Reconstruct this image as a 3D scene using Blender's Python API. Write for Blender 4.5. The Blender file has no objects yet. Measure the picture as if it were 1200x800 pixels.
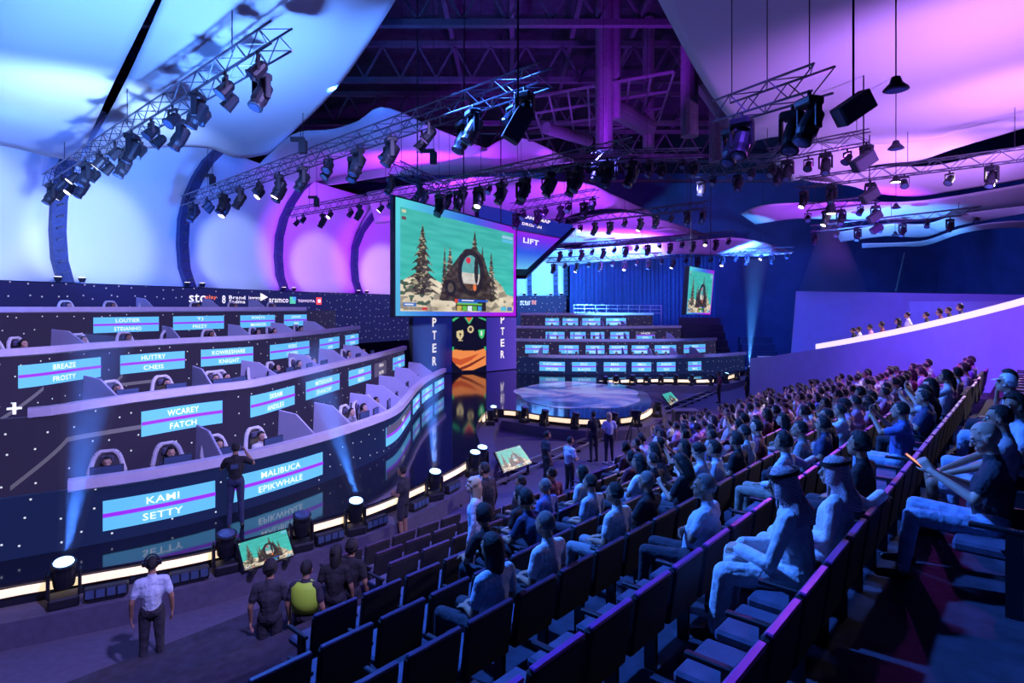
import bpy, bmesh, math, random
import numpy as np
from mathutils import Vector, Matrix, Quaternion
random.seed(7)
S = bpy.context.scene
COL = S.collection
PI = math.pi
# ---------------------------------------------------------------- camera
CAM_H = 5.3; FPX = 700.0; HOR = 360.0
cd = bpy.data.cameras.new('camera'); cam = bpy.data.objects.new('camera', cd); COL.objects.link(cam)
cd.sensor_width = 36; cd.lens = FPX / 1200 * 36; cd.clip_end = 400; cd.clip_start = .05
cam.location = (0, 0, CAM_H); cam.rotation_euler = (PI / 2, 0, 0)
cd.shift_y = -(400 - HOR) / 1200.0
S.camera = cam
# ---------------------------------------------------------------- world, exposure
w = bpy.data.worlds.new('world'); S.world = w; w.use_nodes = True
w.node_tree.nodes['Background'].inputs[0].default_value = (.03, .07, .55, 1)
w.node_tree.nodes['Background'].inputs[1].default_value = .11
S.view_settings.view_transform = 'Standard'; S.view_settings.look = 'None'
S.view_settings.gamma = 1; S.view_settings.exposure = 0.0; S.view_settings.use_curve_mapping = False
S.cycles.use_denoising = True; S.cycles.max_bounces = 5; S.cycles.diffuse_bounces = 2
S.cycles.glossy_bounces = 3; S.cycles.volume_bounces = 0; S.cycles.sample_clamp_indirect = 4
S.cycles.use_light_tree = True
# ---------------------------------------------------------------- stage lighting (colour washes of the hall, one added floor fill)
def spot(name, loc, tgt, col, power, ang=70, blend=.6, rad=.25):
    l = bpy.data.lights.new(name, 'SPOT'); l.color = col; l.energy = power
    l.spot_size = math.radians(ang); l.spot_blend = blend; l.shadow_soft_size = rad
    o = bpy.data.objects.new(name, l); COL.objects.link(o); o.location = loc
    o.rotation_euler = (Vector(tgt) - Vector(loc)).to_track_quat('-Z', 'Y').to_euler()
    return o
CY = (.03, .145, 1.0); BL = (.04, .15, 1.0); MG = (.36, .025, 1.0); PK = (.50, .19, 1.0); LV = (.42, .34, 1.0); WB = (.50, .68, 1.0)
LIGHTS = [
 # curved light wall on the left
 ('wall_wash', (-16, 17, 8), (-22.5, 25.0, 10), CY, 3600, 100),
 ('wall_spot', (-14, 19, 10.6), (-23, 24.0, 9.2), (.42,.58,1), 4200, 44),
 ('wall_spot', (-12, 24, 10.6), (-21.2, 30.3, 8.8), (.42,.58,1), 4600, 36),
 ('wall_wash', (-13.5, 27, 8.0), (-19.6, 34, 9.5), CY, 4600, 95),
 ('wall_spot', (-10, 30, 10.6), (-18.4, 39.5, 8.7), (.42,.58,1), 4600, 30),
 ('wall_wash', (-11, 38, 8.5), (-14.6, 48, 10), MG, 4200, 90),
 ('wall_spot', (-7, 37, 10.6), (-15.2, 47.5, 8.6), (.8, .6, 1), 4000, 27),
 ('wall_wash', (-8, 44, 9), (-11, 55, 9.5), MG, 4200, 80),
 ('wall_spot', (-3, 44, 10), (-11.6, 55, 8.2), (.8, .6, 1), 5200, 27),
 ('wall_wash', (2, 49, 7), (3, 61, 9.5), (.06,.36,1), 14000, 70),
 # ceiling sails
 ('sail_wash', (-12, 19, 7.5), (-19, 22, 13), (.24,.42,1), 4200, 115),
 ('sail_wash', (-8.0, 14, 6.5), (-9.5, 18.5, 13), (.10,.28,1), 6000, 115),
 ('sail_wash', (-6, 24, 9), (-6.5, 29, 15), CY, 1600, 110),
 ('sail_wash', (-5, 34, 10), (-6.5, 39, 15), MG, 4200, 115),
 ('sail_wash', (1, 28, 9), (0, 33, 15), MG, 2600, 110),
 ('sail_wash', (5, 38, 8), (5, 42, 13), MG, 3600, 120),
 ('sail_wash', (9, 47, 7.5), (9, 51, 13), MG, 3300, 120),
 ('sail_wash', (8, 47, 5.5), (9, 55, 11), (.08,.4,1), 9000, 110),
 ('sail_wash', (13, 15, 8), (13.5, 19, 13), PK, 2600, 120),
 ('sail_wash', (18, 19, 8), (18.5, 23, 13), PK, 2400, 120),
 ('sail_wash', (19, 26, 7.5), (19, 30, 13), PK, 3000, 120),
 ('sail_wash', (21, 33, 7.5), (20, 38, 12), MG, 3300, 120),
 ('sail_wash', (22, 38, 6), (26, 44, 11), (.07,.3,1), 6500, 110),
 ('roof_wash', (4, 22, 12), (4, 28, 19), MG, 1900, 110),
 ('roof_wash', (-6, 20, 12.6), (-5, 22, 19), BL, 1200, 130),
 # tiers of players
 ('desk_wash', (1, 3, 11), (-8, 14, 2.5), LV, 8000, 70),
 ('desk_wash', (-1, 12, 12), (-10, 22, 3.5), LV, 7000, 75),
 ('desk_wash', (2, 22, 12), (-6, 31, 3), (.34,.2,1), 4200, 60),
 ('desk_wash', (8, 26, 11), (8, 43, 3), (.42, .38, 1), 6500, 60),
 # floor and audience
 ('floor_wash', (0, 17, 13), (-1.5, 15, 0), BL, 2400, 80),
 ('floor_wash', (4, 30, 13), (5, 24, 0), (.20, .06, 1), 2600, 85),
 ('floor_wash', (5, 11, 12), (.5, 22, 0), (.16, .06, 1), 2600, 60),  # added fill lamp, only lifts the shadow of deck and screen on the floor
 ('floor_wash', (12, 34, 12), (11, 38, 0), BL, 3000, 80),
 ('crowd_wash', (-5, 9, 12), (3.2, 5.5, 3), (.045, .20, 1), 13000, 62),
 ('crowd_wash', (-3, 17, 12), (5.5, 12.5, 2), (.06, .20, 1), 13000, 70),
 ('crowd_wash', (3, 24, 12), (10, 20, 2), (.16, .13, 1), 9000, 70),
 ('crowd_rim', (13, 24, 12), (8, 12, 3), (.62, .06, 1), 7000, 60),
 ('box_wash', (4, 19, 9), (14.6, 24, 3.6), (.11, .07, 1), 2600, 60),
 ('box_wash', (7, 11, 7.5), (15, 17.5, 4.2), (.55, .02, 1), 2600, 55),
 ('box_top_light', (22.5, 24, 11), (15.3, 22, 4.9), (1, .84, .88), 9000, 75),
 ('box_wash', (11, 27, 9.5), (19, 33, 5.5), (.05, .11, 1), 3000, 70),
 ('back_wash', (18, 46, 9), (26, 60, 7), BL, 10000, 120),
 ('back_wash', (8, 50, 10), (9, 60, 6), BL, 6500, 110),
]
for a in LIGHTS:
    spot(*a[:5], ang=a[5])
# ---------------------------------------------------------------- projection helpers (used to read real positions off the photograph)
def at(px, py, z):
    Y = (CAM_H - z) * FPX / (py - HOR)
    return Vector(((px - 600) / FPX * Y, Y, z))
def aty(px, py, Y):
    return Vector(((px - 600) / FPX * Y, Y, CAM_H - (py - HOR) / FPX * Y))
def proj(p):
    return (600 + FPX * p[0] / p[1], HOR + FPX * (CAM_H - p[2]) / p[1])
# ---------------------------------------------------------------- materials
MATS = {}
def mat(name, col, rough=.6, metal=0, emit=0, ecol=None, noise=0, nscale=8, bump=0, bscale=60, trans=0):
    if name in MATS: return MATS[name]
    m = bpy.data.materials.new(name); m.use_nodes = True; nt = m.node_tree
    b = nt.nodes['Principled BSDF']
    b.inputs['Base Color'].default_value = (*col, 1); b.inputs['Roughness'].default_value = rough
    b.inputs['Metallic'].default_value = metal
    if emit:
        b.inputs['Emission Color'].default_value = (*(ecol or col), 1); b.inputs['Emission Strength'].default_value = emit
    tc = nt.nodes.new('ShaderNodeTexCoord')
    if noise:
        n = nt.nodes.new('ShaderNodeTexNoise'); n.inputs['Scale'].default_value = nscale; n.inputs['Detail'].default_value = 4
        r = nt.nodes.new('ShaderNodeValToRGB')
        r.color_ramp.elements[0].position = .3; r.color_ramp.elements[1].position = .7
        r.color_ramp.elements[0].color = (*[c * (1 - noise) for c in col], 1)
        r.color_ramp.elements[1].color = (*[min(1, c * (1 + noise)) for c in col], 1)
        nt.links.new(tc.outputs['Object'], n.inputs['Vector']); nt.links.new(n.outputs['Fac'], r.inputs['Fac'])
        nt.links.new(r.outputs['Color'], b.inputs['Base Color'])
    if bump:
        n2 = nt.nodes.new('ShaderNodeTexNoise'); n2.inputs['Scale'].default_value = bscale
        bp = nt.nodes.new('ShaderNodeBump'); bp.inputs['Strength'].default_value = bump; bp.inputs['Distance'].default_value = .02 if bscale > 20 else .05
        nt.links.new(tc.outputs['Object'], n2.inputs['Vector']); nt.links.new(n2.outputs['Fac'], bp.inputs['Height'])
        nt.links.new(bp.outputs['Normal'], b.inputs['Normal'])
    MATS[name] = m
    return m
def led_mat(name, base, dots, scale=2.2, size=.07, strength=1.2, glow=.35):
    """dark LED wall showing a picture of scattered light points"""
    m = bpy.data.materials.new(name); m.use_nodes = True; nt = m.node_tree; b = nt.nodes['Principled BSDF']
    b.inputs['Base Color'].default_value = (*[c * .2 for c in base], 1); b.inputs['Roughness'].default_value = .5; b.inputs['Specular IOR Level'].default_value = .15
    tc = nt.nodes.new('ShaderNodeTexCoord'); v = nt.nodes.new('ShaderNodeTexVoronoi'); v.feature = 'F1'; v.voronoi_dimensions = '2D'
    v.inputs['Scale'].default_value = scale; v.inputs['Randomness'].default_value = .55
    nt.links.new(tc.outputs['UV'], v.inputs['Vector'])
    r = nt.nodes.new('ShaderNodeValToRGB'); e = r.color_ramp.elements
    e[0].position = size * .6; e[0].color = (*dots, 1); e[1].position = size; e[1].color = (*[c * glow for c in base], 1)
    nt.links.new(v.outputs['Distance'], r.inputs['Fac']); nt.links.new(r.outputs['Color'], b.inputs['Emission Color'])
    b.inputs['Emission Strength'].default_value = strength
    MATS[name] = m; return m
def attr_mat(name, strength=1.0):
    m = bpy.data.materials.new(name); m.use_nodes = True; nt = m.node_tree; b = nt.nodes['Principled BSDF']
    a = nt.nodes.new('ShaderNodeAttribute'); a.attribute_name = 'picture'
    b.inputs['Base Color'].default_value = (.01, .01, .01, 1); b.inputs['Roughness'].default_value = .4
    nt.links.new(a.outputs['Color'], b.inputs['Emission Color']); b.inputs['Emission Strength'].default_value = strength
    MATS[name] = m; return m
M = dict(
 white_fabric=mat('white_fabric', (.82, .82, .84), .8, bump=.1, bscale=25),
 rib=mat('rib_metal', (.05, .07, .16), .45, .2, noise=.2),
 black=mat('black_metal', (.018, .02, .03), .5, .3, bump=.1),
 truss=mat('truss_aluminium', (.16, .17, .22), .4, .8, noise=.15),
 desk=mat('desk_laminate', (.74, .69, .84), .5, noise=.06, nscale=3),
 desk_in=mat('desk_inner', (.06, .06, .10), .6),
 divider=mat('divider_felt', (.52, .52, .72), .9, bump=.3, bscale=150),
 navy=mat('navy_panel', (.02, .025, .07), .5, noise=.2),
 roof=mat('roof_deck', (.02, .02, .035), .9, noise=.4, nscale=2),
 steel=mat('roof_steel', (.10, .08, .12), .6, .3, noise=.2),
 duct=mat('duct_metal', (.22, .18, .24), .5, .5, noise=.15),
 carpet=mat('hall_carpet', (.10, .09, .16), .9, noise=.12, nscale=9, bump=.3, bscale=200),
 step=mat('step_carpet', (.035, .035, .06), .95, noise=.3, nscale=6, bump=.3, bscale=150),
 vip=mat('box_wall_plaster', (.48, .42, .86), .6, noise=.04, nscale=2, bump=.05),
 vipcap=mat('box_cap', (.92, .90, .86), .5), counter=mat('glowing_counter', (.9, .88, .85), .5, emit=.85, ecol=(1, .86, .92)),  # emission put into the counter material for its bright front band
 curtain=mat('stage_curtain', (.03, .05, .16), .9, noise=.3),
 bluewall=mat('hall_wall_paint', (.06, .08, .24), .85, noise=.15, nscale=.6),
 strip=mat('edge_strip_light', (1, .9, .7), .5, emit=1.15, ecol=(1, .72, .42)),
 lamp=mat('lamp_lens_lit', (1, .9, .8), .3, emit=6, ecol=(1, .86, .75)),
 lampblue=mat('lamp_lens_blue', (.5, .8, 1), .3, emit=4, ecol=(.35, .62, 1)),
 lens=mat('lamp_lens_dark', (.10, .16, .30), .08, .3),
 rail=mat('rail_steel', (.35, .32, .42), .3, .8),
 seatfab=mat('seat_fabric', (.013, .013, .022), .9, noise=.3, bump=.3, bscale=200),
 seatpad=mat('seat_pad_fabric', (.09, .09, .16), .85, noise=.2, bump=.3, bscale=200),
 seatcapdim=mat('seat_cap_painted_dim', (.07, .035, .10), .4, noise=.1),  # darker copy of the cap: weaker light on the lower rows put into colour
 seatcap=mat('seat_cap_painted_lit', (.30, .06, .34), .4, noise=.1),  # magenta rim light on the upper rows put into the cap colour
 sign=mat('name_screen_cyan', (.1, .3, .4), .5, emit=1, ecol=(.10, .46, .80)),
 stripe=mat('name_screen_purple', (.2, .05, .4), .5, emit=1, ecol=(.27, .015, .85)),
 text=mat('screen_text_white', (.8, .8, .8), .5, emit=1.0, ecol=(.85, .95, 1)),
 textwarm=mat('screen_text_cream', (.8, .8, .8), .5, emit=1.0, ecol=(1, .9, .78)),
 orange=mat('logo_orange', (.8, .2, .05), .5, emit=1, ecol=(.95, .16, .04)),
 green=mat('logo_green', (.1, .6, .2), .5, emit=1, ecol=(.08, .6, .25)),
 logoblue=mat('logo_blue', (.1, .4, .8), .5, emit=1, ecol=(.05, .35, .8)),
 red=mat('logo_red', (.8, .1, .05), .5, emit=1, ecol=(.85, .07, .05)),
 greyline=mat('screen_grey_line', (.1, .1, .12), .5, emit=1, ecol=(.085, .08, .11)),
 greysign=mat('name_screen_unlit', (.1, .1, .12), .5, emit=1, ecol=(.06, .055, .09)),
 glass=mat('screen_bezel', (.01, .01, .02), .3),
 phone=mat('phone_screen', (.9, .4, .15), .3, emit=1.2, ecol=(1, .35, .12)),
 hivis=mat('hivis_yellow', (.45, .75, .05), .7, emit=0),
 speaker=mat('speaker_grille', (.05, .05, .08), .7, bump=.4, bscale=120),
 chairblack=mat('racing_chair_black', (.03, .03, .04), .45),
 chairwhite=mat('racing_chair_white', (.75, .74, .78), .45),
)
M['stage'] = mat('stage_gloss_black', (.012, .014, .03), .07, 0, bump=.02, bscale=3)
M['led'] = led_mat('led_wall_picture', (.028, .022, .075), (.75, .8, 1), scale=1.9, size=.048, strength=1, glow=.75)
M['led_low'] = led_mat('led_wall_low', (.010, .018, .085), (.75, .8, 1), scale=2.2, size=.05, strength=1, glow=.8)
M['led_back'] = led_mat('led_wall_back', (.018, .020, .12), (.45, .45, .75), scale=1.6, size=.075, strength=1, glow=.7)
M['picture'] = attr_mat('screen_picture', 1.0)
M['skin'] = mat('skin_brown', (.36, .20, .13), .55, noise=.08, nscale=10)
M['skin_light'] = mat('skin_light', (.60, .38, .28), .55, noise=.08, nscale=10)
M['hair'] = mat('hair_black', (.012, .011, .012), .7, bump=.6, bscale=90)
M['hair_grey'] = mat('hair_grey', (.16, .15, .15), .7, bump=.6, bscale=90)
M['blond'] = mat('hair_blond', (.55, .42, .25), .6, bump=.6, bscale=90)
def cloth(name, col): return mat(name, col, .85, noise=.12, nscale=12, bump=.5, bscale=13)
CL = dict(white=cloth('cloth_white', (.72, .74, .78)), pale=cloth('cloth_pale_blue', (.50, .60, .76)), grey=cloth('cloth_grey', (.26, .27, .30)),
          navy=cloth('cloth_navy', (.035, .05, .12)), black=cloth('cloth_black', (.016, .016, .022)), blue=cloth('cloth_blue', (.10, .16, .45)),
          maroon=cloth('cloth_maroon', (.20, .05, .09)), jeans=cloth('cloth_jeans', (.30, .42, .62)), dark=cloth('cloth_dark', (.03, .03, .045)),
          khaki=cloth('cloth_khaki', (.32, .28, .22)), pink=cloth('cloth_pink', (.62, .30, .52)))
M['shoe'] = mat('shoe_black', (.02, .02, .025), .5); M['shoe_white'] = mat('shoe_white', (.75, .75, .78), .5)
M['agal'] = mat('agal_cord', (.01, .01, .012), .8, bump=.6, bscale=80)
def check_mat():
    m = bpy.data.materials.new('ghutra_cloth'); m.use_nodes = True; nt = m.node_tree; b = nt.nodes['Principled BSDF']
    tc = nt.nodes.new('ShaderNodeTexCoord'); c = nt.nodes.new('ShaderNodeTexChecker'); c.inputs['Scale'].default_value = 90
    c.inputs['Color1'].default_value = (.62, .60, .66, 1); c.inputs['Color2'].default_value = (.40, .20, .25, 1)
    nt.links.new(tc.outputs['Object'], c.inputs['Vector']); nt.links.new(c.outputs['Color'], b.inputs['Base Color'])
    b.inputs['Roughness'].default_value = .9; MATS['ghutra'] = m; return m
M['ghutra'] = check_mat()
# ---------------------------------------------------------------- mesh helpers
class MB:
    def __init__(s): s.v = []; s.f = []
    def add(s, vs, fs):
        n = len(s.v); s.v += [tuple(v) for v in vs]; s.f += [tuple(i + n for i in f) for f in fs]; return s
    def box(s, c, d, R=None):
        c = Vector(c); hx, hy, hz = d[0] / 2, d[1] / 2, d[2] / 2
        vs = [Vector((x, y, z)) for z in (-hz, hz) for y in (-hy, hy) for x in (-hx, hx)]
        if R is not None: vs = [R @ v for v in vs]
        return s.add([c + v for v in vs], [(0, 2, 3, 1), (4, 5, 7, 6), (0, 1, 5, 4), (2, 6, 7, 3), (0, 4, 6, 2), (1, 3, 7, 5)])
    def bar(s, a, b, r, n=4, r2=None, caps=True):
        a, b = Vector(a), Vector(b); q = (b - a).to_track_quat('Z', 'Y'); r2 = r if r2 is None else r2
        vs = []
        for p, rr in ((a, r), (b, r2)):
            for i in range(n):
                t = 2 * PI * i / n + PI / n
                vs.append(p + q @ Vector((rr * math.cos(t), rr * math.sin(t), 0)))
        fs = [(i, (i + 1) % n, n + (i + 1) % n, n + i) for i in range(n)]
        if caps: fs += [tuple(range(n - 1, -1, -1)), tuple(range(n, 2 * n))]
        return s.add(vs, fs)
    def lathe(s, prof, n=12, c=(0, 0, 0), R=None):
        """prof: (radius, z) pairs; closed with end caps"""
        vs = []; c = Vector(c)
        for r, z in prof:
            for i in range(n):
                v = Vector((r * math.cos(2 * PI * i / n), r * math.sin(2 * PI * i / n), z))
                vs.append(c + (R @ v if R is not None else v))
        k = len(prof)
        fs = [(j * n + i, j * n + (i + 1) % n, (j + 1) * n + (i + 1) % n, (j + 1) * n + i) for j in range(k - 1) for i in range(n)]
        fs += [tuple(range(n - 1, -1, -1)), tuple(range((k - 1) * n, k * n))]
        return s.add(vs, fs)
    def prism(s, poly, ext):
        """polygon (3D points) extruded by the vector ext"""
        n = len(poly); e = Vector(ext); P = [Vector(p) for p in poly]
        return s.add(P + [p + e for p in P], [tuple(range(n)), tuple(range(2 * n - 1, n - 1, -1))] + [(i, n + i, n + (i + 1) % n, (i + 1) % n) for i in range(n)])
    def build(s, name, m, parent=None, bevel=0, smooth=False, loc=None):
        me = bpy.data.meshes.new(name); me.from_pydata(s.v, [], s.f); me.update()
        bm = bmesh.new(); bm.from_mesh(me); bmesh.ops.recalc_face_normals(bm, faces=bm.faces)
        if bevel: bmesh.ops.bevel(bm, geom=bm.edges[:], offset=bevel, segments=1, affect='EDGES', clamp_overlap=True)
        bm.to_mesh(me); bm.free()
        me.materials.append(m)
        if smooth: me.shade_smooth()
        o = bpy.data.objects.new(name, me); COL.objects.link(o)
        if loc: o.location = loc
        if parent: o.parent = parent
        return o
def thing(name, label, cat, loc=(0, 0, 0), rz=0, group=None):
    o = bpy.data.objects.new(name, None); COL.objects.link(o); o.empty_display_size = .2
    o.location = loc; o.rotation_euler = (0, 0, rz); o['label'] = label; o['category'] = cat
    if group: o['group'] = group
    return o
def tag(o, label, cat, group=None, kind=None):
    o['label'] = label
    if cat: o['category'] = cat
    if group: o['group'] = group
    if kind: o['kind'] = kind
    return o
def struct(o): o['kind'] = 'structure'; return o
def copy_tree(src, parent=None):
    c = src.copy(); COL.objects.link(c); c.parent = parent
    for ch in src.children: copy_tree(ch, c)
    return c
def dup(root, loc, rz=0, label=None, group=None, scale=None):
    c = copy_tree(root); c.location = loc; c.rotation_euler = (0, 0, rz)
    if label: c['label'] = label
    if group: c['group'] = group
    if scale: c.scale = (scale,) * 3
    return c
def hide_proto(o):
    for ch in list(o.children): hide_proto(ch)
    bpy.data.objects.remove(o)
ORD = ['first', 'second', 'third', 'fourth', 'fifth', 'sixth', 'seventh', 'eighth', 'ninth', 'tenth', 'eleventh', 'twelfth', 'thirteenth',
       'fourteenth', 'fifteenth', 'sixteenth', 'seventeenth', 'eighteenth', 'nineteenth', 'twentieth'] + ['twenty-' + x for x in
       ['first', 'second', 'third', 'fourth', 'fifth', 'sixth', 'seventh', 'eighth', 'ninth']] + ['thirtieth'] + ['thirty-' + x for x in
       ['first', 'second', 'third', 'fourth', 'fifth', 'sixth', 'seventh', 'eighth', 'ninth']] + ['fortieth'] + ['forty-' + x for x in
       ['first', 'second', 'third', 'fourth', 'fifth', 'sixth', 'seventh', 'eighth', 'ninth']]
def catmull(pts, n=8):
    P = [Vector(p) for p in pts]; P = [2 * P[0] - P[1]] + P + [2 * P[-1] - P[-2]]; out = []
    for i in range(1, len(P) - 2):
        for k in range(n):
            t = k / n; a, b, c, d = P[i - 1], P[i], P[i + 1], P[i + 2]
            out.append(.5 * ((2 * b) + (c - a) * t + (2 * a - 5 * b + 4 * c - d) * t * t + (3 * b - a - 3 * c + d) * t ** 3))
    out.append(P[-2]); return out
class Path:
    """a smooth plan curve with arc length; normal points to the right of travel"""
    def __init__(s, pts, n=8):
        q = catmull([(p[0], p[1], 0) for p in pts], n); s.p = q; s.s = [0]
        for a, b in zip(q, q[1:]): s.s.append(s.s[-1] + (b - a).length)
        s.L = s.s[-1]
    def pos(s, t):
        t = max(0, min(s.L, t))
        for i in range(len(s.p) - 1):
            if s.s[i + 1] >= t or i == len(s.p) - 2:
                u = (t - s.s[i]) / max(1e-9, s.s[i + 1] - s.s[i]); return s.p[i].lerp(s.p[i + 1], u)
    def dir(s, t):
        d = s.pos(min(s.L, t + .15)) - s.pos(max(0, t - .15)); return d.normalized()
    def nor(s, t):
        d = s.dir(t); return Vector((d.y, -d.x, 0))
    def at_px(s, px):
        best = 0; last = None
        for i in range(401):
            t = s.L * i / 400; p = s.pos(t)
            if p.y <= .1: continue
            x = 600 + FPX * p.x / p.y
            if last is not None and (last - px) * (x - px) <= 0: return t
            if last is None and x > px: return 0
            last = x; best = t
        return best
    def w(s, t, z, off=0): p = s.pos(t) + s.nor(t) * off; return Vector((p.x, p.y, z))
def sweep(path, t0, t1, section, step=.35):
    """closed section of (off, z) points swept along a path"""
    n = max(1, int((t1 - t0) / step)); mb = MB(); k = len(section); vs = []
    for i in range(n + 1):
        t = t0 + (t1 - t0) * i / n
        for o, z in section: vs.append(path.w(t, z, o))
    fs = [(i * k + j, i * k + (j + 1) % k, (i + 1) * k + (j + 1) % k, (i + 1) * k + j) for i in range(n) for j in range(k)]
    fs += [tuple(range(k - 1, -1, -1)), tuple(range(n * k, n * k + k))]
    mb.add(vs, fs); return mb
def add_uv(o, fn):
    me = o.data; uv = me.uv_layers.new(name='UVMap')
    for l in me.loops: uv.data[l.index].uv = fn(me.vertices[l.vertex_index].co, l)
def text_mesh(body, bold=.012, spacing=1.05):
    cu = bpy.data.curves.new('text', 'FONT'); cu.body = body; cu.size = 1; cu.offset = bold; cu.space_character = spacing
    cu.resolution_u = 2; cu.align_x = 'CENTER'; cu.align_y = 'CENTER'
    o = bpy.data.objects.new('text', cu); COL.objects.link(o)
    bpy.context.view_layer.update()
    me = bpy.data.meshes.new_from_object(o.evaluated_get(bpy.context.evaluated_depsgraph_get()))
    bm = bmesh.new(); bm.from_mesh(me); bmesh.ops.remove_doubles(bm, verts=bm.verts, dist=1e-5); bmesh.ops.triangulate(bm, faces=bm.faces); bm.verts.index_update()
    vs = [tuple(v.co) for v in bm.verts]; fs = [tuple(v.index for v in f.verts) for f in bm.faces]; bm.free()
    bpy.data.objects.remove(o); bpy.data.curves.remove(cu); bpy.data.meshes.remove(me)
    xs = [v[0] for v in vs]; ys = [v[1] for v in vs]
    return vs, fs, (min(xs), max(xs), min(ys), max(ys))
def text_on(body, name, m, parent, fn, w, h, thick=0, bold=.012):
    """lettering fitted in a w x h box; fn maps (u, v) from the box centre to a world point"""
    vs, fs, (a, b, c, d) = text_mesh(body, bold)
    sx = w / (b - a); sy = h / (d - c)
    q = [fn((x - (a + b) / 2) * sx, (y - (c + d) / 2) * sy) for x, y, z in vs]
    me = bpy.data.meshes.new(name); me.from_pydata([tuple(p) for p in q], [], fs); me.update(); me.materials.append(m)
    o = bpy.data.objects.new(name, me); COL.objects.link(o)
    if parent: o.parent = parent
    return o
# ================================================================ STRUCTURE: floor, stage deck, roof, walls
mb = MB().box((3, 27, -.1), (90, 90, .2)); struct(mb.build('floor', M['carpet']))
mb = MB().box((3, 27, 20.2), (90, 90, .3)); struct(mb.build('ceiling', M['roof']))
struct(MB().box((0, 66, 9), (110, .4, 24)).build('wall_back', M['bluewall']))
struct(MB().box((47, 27, 9), (.4, 90, 24)).build('wall_right', M['bluewall']))
struct(MB().box((-42, 27, 9), (.4, 90, 24)).build('wall_left', M['bluewall']))
ZS = .8
edge_px = [(-60, 700), (0, 685), (100, 668), (230, 645), (330, 620), (430, 592), (500, 563), (545, 540), (562, 522), (558, 500), (572, 481), (600, 480),
           (640, 486), (690, 490), (740, 487), (762, 476), (757, 460), (722, 449), (700, 445), (770, 443), (835, 443), (875, 433)]
edge = [at(x, y, ZS) for x, y in edge_px]
ecurve = catmull([(p.x, p.y, 0) for p in edge], 6)
deck = ecurve + [Vector((18, 62, ZS)), Vector((-14, 62, ZS)), Vector((-26, 40, ZS)), Vector((-24, 9, ZS))]
from mathutils.geometry import tessellate_polygon
tri = tessellate_polygon([[Vector((p.x, p.y, 0)) for p in deck]]); nd = len(deck)
mb = MB().add([(p.x, p.y, ZS) for p in deck] + [(p.x, p.y, 0) for p in deck], [tuple(t) for t in tri] + [tuple(i + nd for i in t) for t in tri] + [(i, (i + 1) % nd, nd + (i + 1) % nd, nd + i) for i in range(nd)])
tmp = mb.build('tmp', M['stage']); me = tmp.data; bpy.data.objects.remove(tmp); me.name = 'stage_deck'
stage = bpy.data.objects.new('stage_deck', me); COL.objects.link(stage); struct(stage)
# warm strip light along the deck edge, in lengths
epath = Path([(p.x, p.y) for p in edge], 6)
t = .0; cuts = [epath.at_px(x) for x in (-30,)]
strips = [(-50, 250), (293, 340), (360, 408), (422, 500), (515, 548)]
for a, b in strips:
    ta, tb = epath.at_px(a), epath.at_px(b)
    sweep(epath, ta, tb, [(.02, .60), (.07, .60), (.07, .72), (.02, .72)]).build('edge_light', M['strip'], stage)
def near_t(path, px, py, z=ZS):
    q = at(px, py, z); return min((path.pos(path.L * i / 600) - Vector((q.x, q.y, 0))).length * 1000 + 0 * i for i in range(1)) if False else min(range(601), key=lambda i: (path.pos(path.L * i / 600) - Vector((q.x, q.y, 0))).length) * path.L / 600
ring = [((566, 488), (583, 480)), ((592, 479), (608, 480)), ((616, 483), (632, 485)), ((641, 486), (668, 490)), ((678, 490), (718, 490)), ((728, 489), (747, 484)), ((749, 484), (760, 477))]
far = [((699, 445), (707, 445)), ((711, 445), (724, 444)), ((728, 444), (741, 443)), ((746, 443), (758, 443)), ((762, 443), (774, 443)), ((778, 443), (790, 443)), ((793, 443), (809, 443)), ((813, 443), (834, 443)), ((850, 440), (862, 436))]
for (a, b) in ring + far:
    ta, tb = near_t(epath, *a), near_t(epath, *b)
    sweep(epath, min(ta, tb), max(ta, tb), [(.04, .58), (.12, .58), (.12, .74), (.04, .74)], .15).build('edge_light', M['strip'], stage)
# low carpeted step all along the foot of the stage, where the lamps stand
ZA = .42; AW = .64
stp = sweep(epath, 0, epath.L - .1, [(-.05, 0), (AW, 0), (AW, ZA), (-.05, ZA)], .3).build('stage_step', M['carpet']); struct(stp)
# light floor in the middle of the stage
mb = MB(); c = at(676, 462, ZS); n = 48
vs = []
for i in range(n):
    a = 2 * PI * i / n; rr = 1 + .04 * math.sin(5 * a) + .03 * math.sin(9 * a)
    vs.append((3.4 + 3.2 * rr * math.cos(a), 31.2 + 4.7 * rr * math.sin(a), ZS + .012))
mb.add(vs, [tuple(range(n))])
fl = mb.build('light_floor', M['stage'], None)
m = bpy.data.materials.new('light_floor_picture'); m.use_nodes = True; nt = m.node_tree; b = nt.nodes['Principled BSDF']
tc = nt.nodes.new('ShaderNodeTexCoord'); nz = nt.nodes.new('ShaderNodeTexNoise'); nz.inputs['Scale'].default_value = .32; nz.inputs['Detail'].default_value = 6
nz.inputs['Distortion'].default_value = 1.2
r = nt.nodes.new('ShaderNodeValToRGB'); e = r.color_ramp.elements
e[0].position = .40; e[0].color = (.01, .02, .16, 1); e[1].position = .62; e[1].color = (.25, .27, .62, 1)
x = e.new(.47); x.color = (.04, .07, .42, 1); x = e.new(.53); x.color = (.20, .15, .48, 1)
nt.links.new(tc.outputs['Object'], nz.inputs['Vector']); nt.links.new(nz.outputs['Fac'], r.inputs['Fac'])
nt.links.new(r.outputs['Color'], b.inputs['Emission Color']); b.inputs['Emission Strength'].default_value = .9
b.inputs['Base Color'].default_value = (.01, .01, .02, 1); b.inputs['Roughness'].default_value = .12
fl.data.materials[0] = m; tag(fl, 'round lit stage floor showing a cloudy blue and lilac picture', 'screen')

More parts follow.
